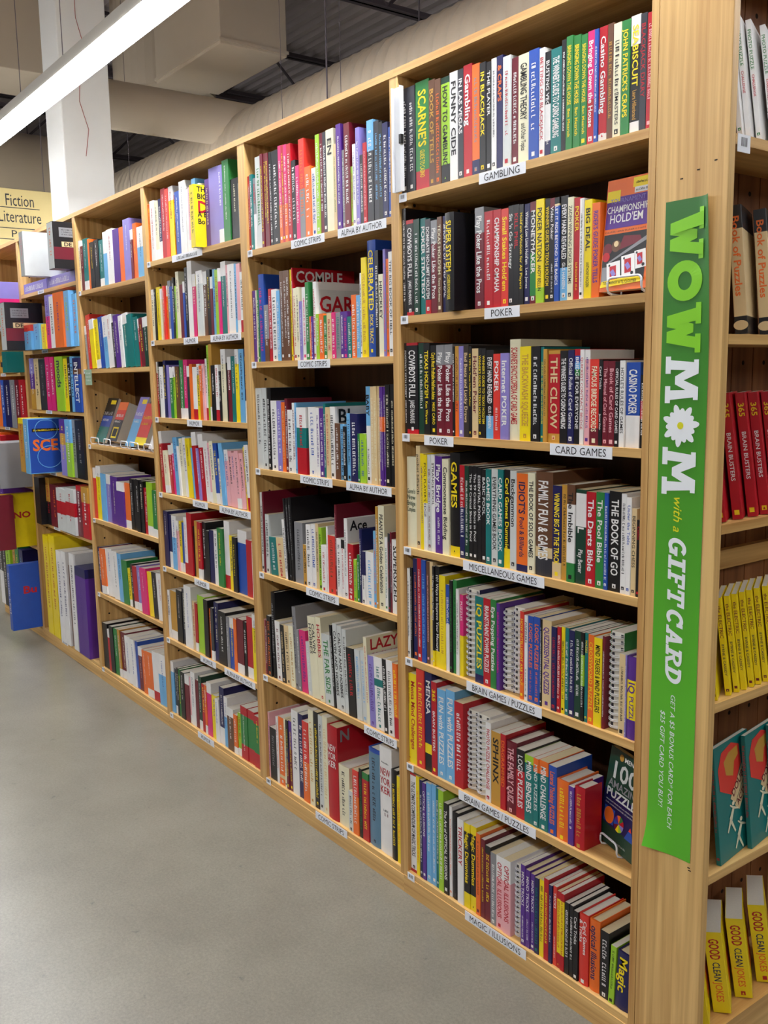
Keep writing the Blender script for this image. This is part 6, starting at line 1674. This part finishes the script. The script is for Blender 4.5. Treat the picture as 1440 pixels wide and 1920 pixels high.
for key, x, t, h, y, D, code, tc, ti, zz, lab in BOXES:
    cov = ti[1:] if ti.startswith('~') else ''
    game_box(lab, 'boxed games in the far bookcases', (x * K / 1000, y / 1000 if y < 0 else 0.005, zz * K / 1000 + 0.0003), t * K / 1000, h * K / 1000, min(D / 1000, 0.236 - y / 1000), code, tc, '*' if cov else ti, cov)
for j, (x0, x1) in enumerate(((-4.74, -4.28), (-4.27, -3.79))):
    e = thing('game_box', ('left' if j == 0 else 'right') + ' flat lavender game box lying under the boxes on the top games shelf', 'game box', (x0 * K, -0.0, Z5['A'] * K + 0.0003), (0, 0, 0), 'boxed games in the far bookcases')
    mb = MB()
    mb.box(0, (x1 - x0) * K, 0.003, 0.23, 0, 0.06 * K - 0.001, cm('v'))
    mb.build('box', e)
    mb = MB()
    marks(mb, im('w'), (0.03, 0.0024, 0.012), XP, ZP, 0.3, 0.024, rk)
    mb.build('spine_lettering', e)

# ------------------------------------------------------------------ the uncountable rest: books of the two middle bays
mb = MB()
rs = random.Random(21)
HT = {4: .15, 5: .17, 6: .198, 7: .222, 8: .247, 9: .268}
def fill(seq, xl, xr, z, lean, clear):
    toks = re.findall(r'([a-zA-Z])(\d)(\d)', seq)
    a = math.radians(lean)
    h0 = HT[int(toks[0][2])]
    gap = max(0.0, -h0 * math.sin(a)) + 0.002
    tot = sum(int(q[1]) + 0.6 for q in toks)
    k = (xr - xl - gap) / tot
    x = xl + gap
    for c, wd, ht in toks:
        t = (int(wd) + 0.6) * k - 0.0006
        h = min(HT[int(ht)] * (1 + rs.uniform(-.03, .03)), clear)
        y0 = 0.007 + rs.uniform(0, 0.008)
        d = min(0.215, h * 0.74)
        M = Matrix.Translation((x, y0, z + 0.0004)) @ Matrix.Rotation(a, 4, 'Y')
        t2 = t * math.cos(a)
        code = {'q': 'r.16g.56r', 'k': 'k', 'n': rs.choice(('n', 'n.7w')), 'w': rs.choice(('w', 'w.4s', 'w.8r', 'w'))}.get(c, rs.choice((c, c, c + '.82w', 'w.2' + c)))
        zz = h
        bs = bands(code)
        for i, (cc, f) in enumerate(bs):
            z1 = zz - f * h if i < len(bs) - 1 else 0
            mb.box(0, 0.0008, 0, d, z1, zz, cm(cc), M)
            mb.box(t2 - 0.0008, t2, 0, d, z1, zz, cm(cc), M)
            mb.box(0.0008, t2 - 0.0008, 0, 0.001, z1, zz, cm(cc), M)
            zz = z1
        mb.box(0.0009, t2 - 0.0009, 0.001, d - 0.002, 0.001, h - 0.001, PAPER, M)
        tc = rs.choice('kkrnb' if main_col(code) in 'wyclBEfs' else 'wwwyc')
        cap = min(t2 * 0.6, 0.012)
        O = M @ Vector((t2 / 2 - cap / 2, -0.0005, h * rs.uniform(0.86, 0.94)))
        R3 = M.to_3x3()
        if rs.random() < 0.75:
            marks(mb, im(tc), O, R3 @ DOWN, R3 @ XP, h * rs.uniform(0.35, 0.7), cap * rs.uniform(0.5, 0.9), rs)
        x += t + 0.0006
for key, seq in FAR.items():
    b = key[1]
    xl, xr, Z = BAY[b]
    ks = list(Z)
    i = ks.index(key[0])
    z = Z[key[0]] * K
    clear = (Z[ks[i - 1]] * K - TH - z - 0.012) if i else TOP - TH - z - 0.02
    lean = {'D3': -5, 'B4': -5, 'E4': -4, 'F4': -3}.get(key, 0)
    if key == 'A3':
        s1, s2 = re.split(r' x\d+ ', seq)
        fill(s1, xl * K, GAPA3[0] * K - 0.001, z, 0, clear)
        fill(s2, GAPA3[1] * K + 0.001, xr * K - 0.002, z, 0, clear)
    else:
        fill(seq, xl * K, xr * K - 0.002, z, lean, clear)
o = mb.build('books')
tag(o, 'rows of mixed humor and game books filling the third and fourth bookcases', 'books', None, 'stuff')

# ------------------------------------------------------------------ face-out books on wire stands
def wire_stand(loc, rz, lab, wd=0.07, yb=-0.019, th=0.015, tilt=22):
    e = thing('wire_book_stand', lab, 'book stand', loc, (0, 0, rz), 'white wire book stands')
    mb = MB()
    r = 0.0024
    arc = []
    for a in range(0, 91, 15):
        arc.append((-wd / 2 + 0.01 - 0.01 * math.cos(math.radians(a)), -0.042, 0.024 + 0.01 * math.sin(math.radians(a))))
    left = [(-wd / 2, 0.07, 0.0028), (-wd / 2, -0.03, 0.0028), (-wd / 2, -0.039, 0.006), (-wd / 2, -0.042, 0.014)] + arc
    right = [(-x, y, z) for x, y, z in reversed(left)]
    mb.tube(left + right, r, WIRE, 8)
    mb.build('front_lip', e, True)
    mb = MB()
    tn = math.tan(math.radians(tilt))
    by = lambda z: yb + th / math.cos(math.radians(tilt)) + z * tn + 0.005
    mb.tube([(-wd / 2 + 0.006, by(0), 0.0028), (-wd / 2 + 0.006, by(0.115), 0.115), (0, by(0.128), 0.128), (wd / 2 - 0.006, by(0.115), 0.115), (wd / 2 - 0.006, by(0), 0.0028)], r, WIRE, 8)
    mb.build('back_rest', e, True)
    return e

def face_book(lab, grp, loc, rz, tilt, w_, h, th, code, art, spiral=False):
    """book standing with its front cover (local -y) to the aisle, leaning back by tilt"""
    M = Euler((0, 0, rz)).to_matrix() @ Euler((-tilt, 0, 0)).to_matrix()
    loc = (loc[0], loc[1], loc[2] + th * math.sin(tilt) - 0.001)
    e = thing('spiral_bound_book' if spiral else 'paperback_book', lab, 'book', loc, M.to_euler(), grp)
    mb = MB()
    z = h
    bs = bands(code)
    for i, (c, f) in enumerate(bs):
        z1 = z - f * h if i < len(bs) - 1 else 0
        mb.box(0, w_, 0, 0.0008, z1, z, cm(c))
        mb.box(0, w_, th - 0.0008, th, z1, z, cm(c))
        if not spiral:
            mb.box(0, 0.0008, 0.0008, th - 0.0008, z1, z, cm(c))
        z = z1
    mb.build('cover', e)
    mb = MB()
    mb.box(0.001, w_ - 0.0006, 0.0009, th - 0.0009, 0.0006, h - 0.0006, PAPER)
    mb.build('page_block', e)
    if spiral:
        mb = MB()
        n = int(h / 0.011)
        for k in range(n):
            zz = h * (k + 0.6) / n
            mb.tube([(0.002 + (th * 0.5) * math.cos(a), th / 2 + (th * 0.62) * math.sin(a), zz) for a in [2 * PI * q / 10 for q in range(10)]], 0.001, WIRE if 'n' in code[:1] else mat('dark_wire', (40, 40, 44), 0.4), 5, True)
        mb.build('wire_binding', e, True)
    mb = MB()
    art(mb, w_, h)
    if mb.v:
        mb.build('front_picture', e)
    return e

def quad(mb, c, x0, x1, z0, z1, y=-0.0005, rot=0.0):
    cx, cz = (x0 + x1) / 2, (z0 + z1) / 2
    P = []
    for x, z in ((x0, z0), (x1, z0), (x1, z1), (x0, z1)):
        dx, dz = x - cx, z - cz
        P.append((cx + dx * math.cos(rot) - dz * math.sin(rot), y, cz + dx * math.sin(rot) + dz * math.cos(rot)))
    mb.add(P, [(0, 1, 2, 3)], im(c) if isinstance(c, str) else c)
def disc(mb, c, x, z, r, y, a0=0, a1=360, n=24):
    P = [(x + r * math.cos(math.radians(a0 + (a1 - a0) * k / n)), y, z + r * math.sin(math.radians(a0 + (a1 - a0) * k / n))) for k in range(n + (a1 - a0 < 360))]
    if a1 - a0 < 360:
        P.append((x, y, z))
    mb.add(P, [tuple(range(len(P)))], im(c))

def art_holdem(mb, w_, h):
    quad(mb, 'p', w_ * .02, w_ * .93, h * .56, h * .84)
    quad(mb, 'y', w_ * .02, w_ * .3, h * .80, h * .90, -0.0006)
    quad(mb, 'y', w_ * .56, w_ * .97, h * .90, h * .985, -0.0008)
    quad(mb, 'w', w_ * .6, w_ * .96, h * .85, h * .90, -0.0008)
    marks(mb, im('k'), (w_ * .62, -0.0012, h * .93), XP, ZP, w_ * .3, h * .02, rk)
    marks(mb, im('k'), (w_ * .63, -0.0012, h * .865), XP, ZP, w_ * .3, h * .02, rk)
    put_text(mb, 'CHAMPIONSHIP', im('w'), (w_ * .04, -0.001, h * .70), XP, ZP, w_ * .88, h * .06, 0.01)
    put_text(mb, "HOLD'EM", im('w'), (w_ * .11, -0.001, h * .61), XP, ZP, w_ * .72, h * .075, 0.01)
    put_text(mb, 'TOURNAMENT', im('v'), (w_ * .1, -0.0012, h * .785), XP, ZP, w_ * .75, h * .04, 0.0)
    marks(mb, im('k'), (w_ * .04, -0.001, h * .525), XP, ZP, w_ * .85, h * .014, rk)
    quad(mb, 'k', w_ * .02, w_ * .94, h * .06, h * .51)
    quad(mb, 'e', w_ * .03, w_ * .16, h * .07, h * .22, -0.0007)
    disc(mb, 'm', w_ * .12, h * .38, w_ * .1, -0.0007)
    disc(mb, 'r', w_ * .1, h * .31, w_ * .08, -0.0009)
    disc(mb, 'a', w_ * .3, h * .40, w_ * .1, -0.0007)
    disc(mb, 'B', w_ * .3, h * .42, w_ * .05, -0.0009)
    mb.add([(w_ * .35, -0.0007, h * .36), (w_ * .85, -0.0007, h * .42), (w_ * .8, -0.0007, h * .47), (w_ * .45, -0.0007, h * .485)], [(0, 1, 2, 3)], im('m'))
    mb.add([(w_ * .16, -0.0008, h * .25), (w_ * .94, -0.0008, h * .42), (w_ * .94, -0.0008, h * .46), (w_ * .16, -0.0008, h * .265)], [(0, 1, 2, 3)], im('e'))
    for cx, cz, s in ((.29, .16, 1.0), (.6, .21, 1.0), (.84, .26, .8)):
        a = 0.12
        quad(mb, 'w', w_ * (cx - .145 * s), w_ * (cx + .145 * s), h * (cz - .1 * s), h * (cz + .1 * s), -0.001, a)
        quad(mb, 'r', w_ * (cx - .08 * s), w_ * (cx + .06 * s), h * (cz - .06 * s), h * (cz + .065 * s), -0.0012, a)
        quad(mb, 'v', w_ * (cx - .05 * s), w_ * (cx + .03 * s), h * (cz - .03 * s), h * (cz + .03 * s), -0.0014, a + .5)
        disc(mb, 'k', w_ * (cx + .09 * s), h * (cz - .065 * s), w_ * .03, -0.0013)
        disc(mb, 'k', w_ * (cx - .1 * s), h * (cz + .07 * s), w_ * .02, -0.0013)
    mb.add([(w_ * .02, -0.0016, h * .035), (w_ * .88, -0.0016, h * .06), (w_ * .9, -0.0016, h * .10), (w_ * .84, -0.0016, h * .125), (w_ * .05, -0.0016, h * .09)], [(0, 1, 2, 3, 4)], im('y'))
    put_text(mb, 'TOM McEVOY & T.J. CLOUTIER', im('k'), (w_ * .08, -0.002, h * .062), XP, ZP, w_ * .72, h * .026, 0.01)
face_book('orange and purple book with playing cards, face out on the upper POKER shelf', 'face-out books on wire stands', (-.1185, 0.006, Z1['B'] * K + 0.009), 0, math.radians(6), 0.114, 0.218, 0.018, 'o', art_holdem)
wire_stand((-.046, 0.036, Z1['B'] * K), 0, 'white wire stand under the purple playing-card book on the upper POKER shelf', 0.082, -0.03, 0.018, 6)

def art_amazing(mb, w_, h):
    put_text(mb, '100', im('E'), (w_ * .08, -0.0008, h * .70), XP, ZP, w_ * .72, h * .175, 0.02, 0.4, 1.4)
    put_text(mb, 'AMAZING', im('e'), (w_ * .08, -0.0008, h * .60), XP, ZP, w_ * .86, h * .075, 0.02)
    put_text(mb, 'PUZZLES', im('E'), (w_ * .06, -0.0008, h * .495), XP, ZP, w_ * .88, h * .085, 0.03)
    put_text(mb, 'MENSA', im('w'), (w_ * .4, -0.0008, h * .915), XP, ZP, w_ * .42, h * .045, 0.02)
    disc(mb, 'A', w_ * .32, h * .937, w_ * .055, -0.0008)
    quad(mb, 'y', w_ * .78, w_ * .99, h * .86, h * .92, -0.0010)
    quad(mb, 'w', w_ * .76, w_ * .98, h * .80, h * .86, -0.0010)
    for q in range(2):
        marks(mb, im('E'), (w_ * .08, -0.0008, h * (.445 - .035 * q)), XP, ZP, w_ * .8, h * .014, rk)
    marks(mb, im('E'), (w_ * .3, -0.0008, h * .07), XP, ZP, w_ * .45, h * .016, rk)
    quad(mb, 'b', w_ * .08, w_ * .36, h * .22, h * .38, -0.0006)
    disc(mb, 'o', w_ * .22, h * .30, w_ * .13, -0.0008)
    for k, c in enumerate('rgopbmylv'):
        disc(mb, c, w_ * .5, h * .28, w_ * .13, -0.0008, 40 * k, 40 * k + 40, 6)
    mb.add([(w_ * .68, -0.0008, h * .19), (w_ * .92, -0.0008, h * .19), (w_ * .8, -0.0008, h * .33)], [(0, 1, 2)], im('b'))
    mb.add([(w_ * .76, -0.0009, h * .285), (w_ * .84, -0.0009, h * .285), (w_ * .8, -0.0009, h * .33)], [(0, 1, 2)], im('R'))
PZ = Z1['F'] * K
face_book('dark teal puzzle book, face out in front at the right of the lower PUZZLES shelf', 'face-out books on wire stands', (-0.1535, 0.073, PZ + 0.009), math.radians(-18), math.radians(9), 0.142, 0.215, 0.015, 'G.45n.35G', art_amazing)
face_book('second dark teal puzzle book, shaded behind its copy on the lower PUZZLES shelf', 'face-out books on wire stands', (-0.150, 0.172, PZ + 0.003), math.radians(-3), math.radians(7), 0.140, 0.215, 0.015, 'G.45n.35G', art_amazing)
wire_stand((-0.088, 0.088, PZ), math.radians(-18), 'white wire stand under the front teal puzzle book on the lower PUZZLES shelf', 0.066, -0.010, 0.015, 9)

AC = [('black and teal spiral-bound book', 'k.4b.25t'), ('orange and red book with a yellow square', 'o.2R.25d'), ('lavender and sky blue book', 'v.45s'), ('red book with a yellow foot', 'R.82y'), ('navy and white spiral-bound book', 'n.35w')]
XS = [-3.712, -3.512, -3.268, -3.147, -2.965]
for k, (lb, code) in enumerate(AC):
    z = Z2['C'] * K
    wd = (0.125, 0.105, 0.098, 0.115, 0.1)[k]
    hh = (0.215, 0.185, 0.225, 0.185, 0.17)[k]
    def art(mb, w_, h, k=k):
        ink = im('wwwyw'[k])
        marks(mb, ink, (w_ * .12, -0.0008, h * .62), XP, ZP, w_ * .75, h * .07, rk)
        marks(mb, ink, (w_ * .12, -0.0008, h * .48), XP, ZP, w_ * .6, h * .05, rk)
        if k == 1:
            quad(mb, 'y', w_ * .2, w_ * .8, h * .08, h * .36, -0.0007)
            quad(mb, 'k', w_ * .27, w_ * .73, h * .12, h * .32, -0.0009)
        if k in (0, 2):
            quad(mb, 'y', w_ * .4, w_ * .9, h * .86, h * .95, -0.0007)
    face_book(lb + ' leaning back in the fourth bookcase', 'face-out books on wire stands', (XS[k] * K, 0.026, z + 0.009), 0, math.radians(22), wd, hh, (0.014, 0.045, 0.012, 0.042, 0.014)[k], code, art, k in (0, 4))
    wire_stand((XS[k] * K + wd / 2, 0.045, z), 0, 'white wire stand under the ' + lb, wd * 0.8, -0.019, (0.014, 0.045, 0.012, 0.042, 0.014)[k], 22)
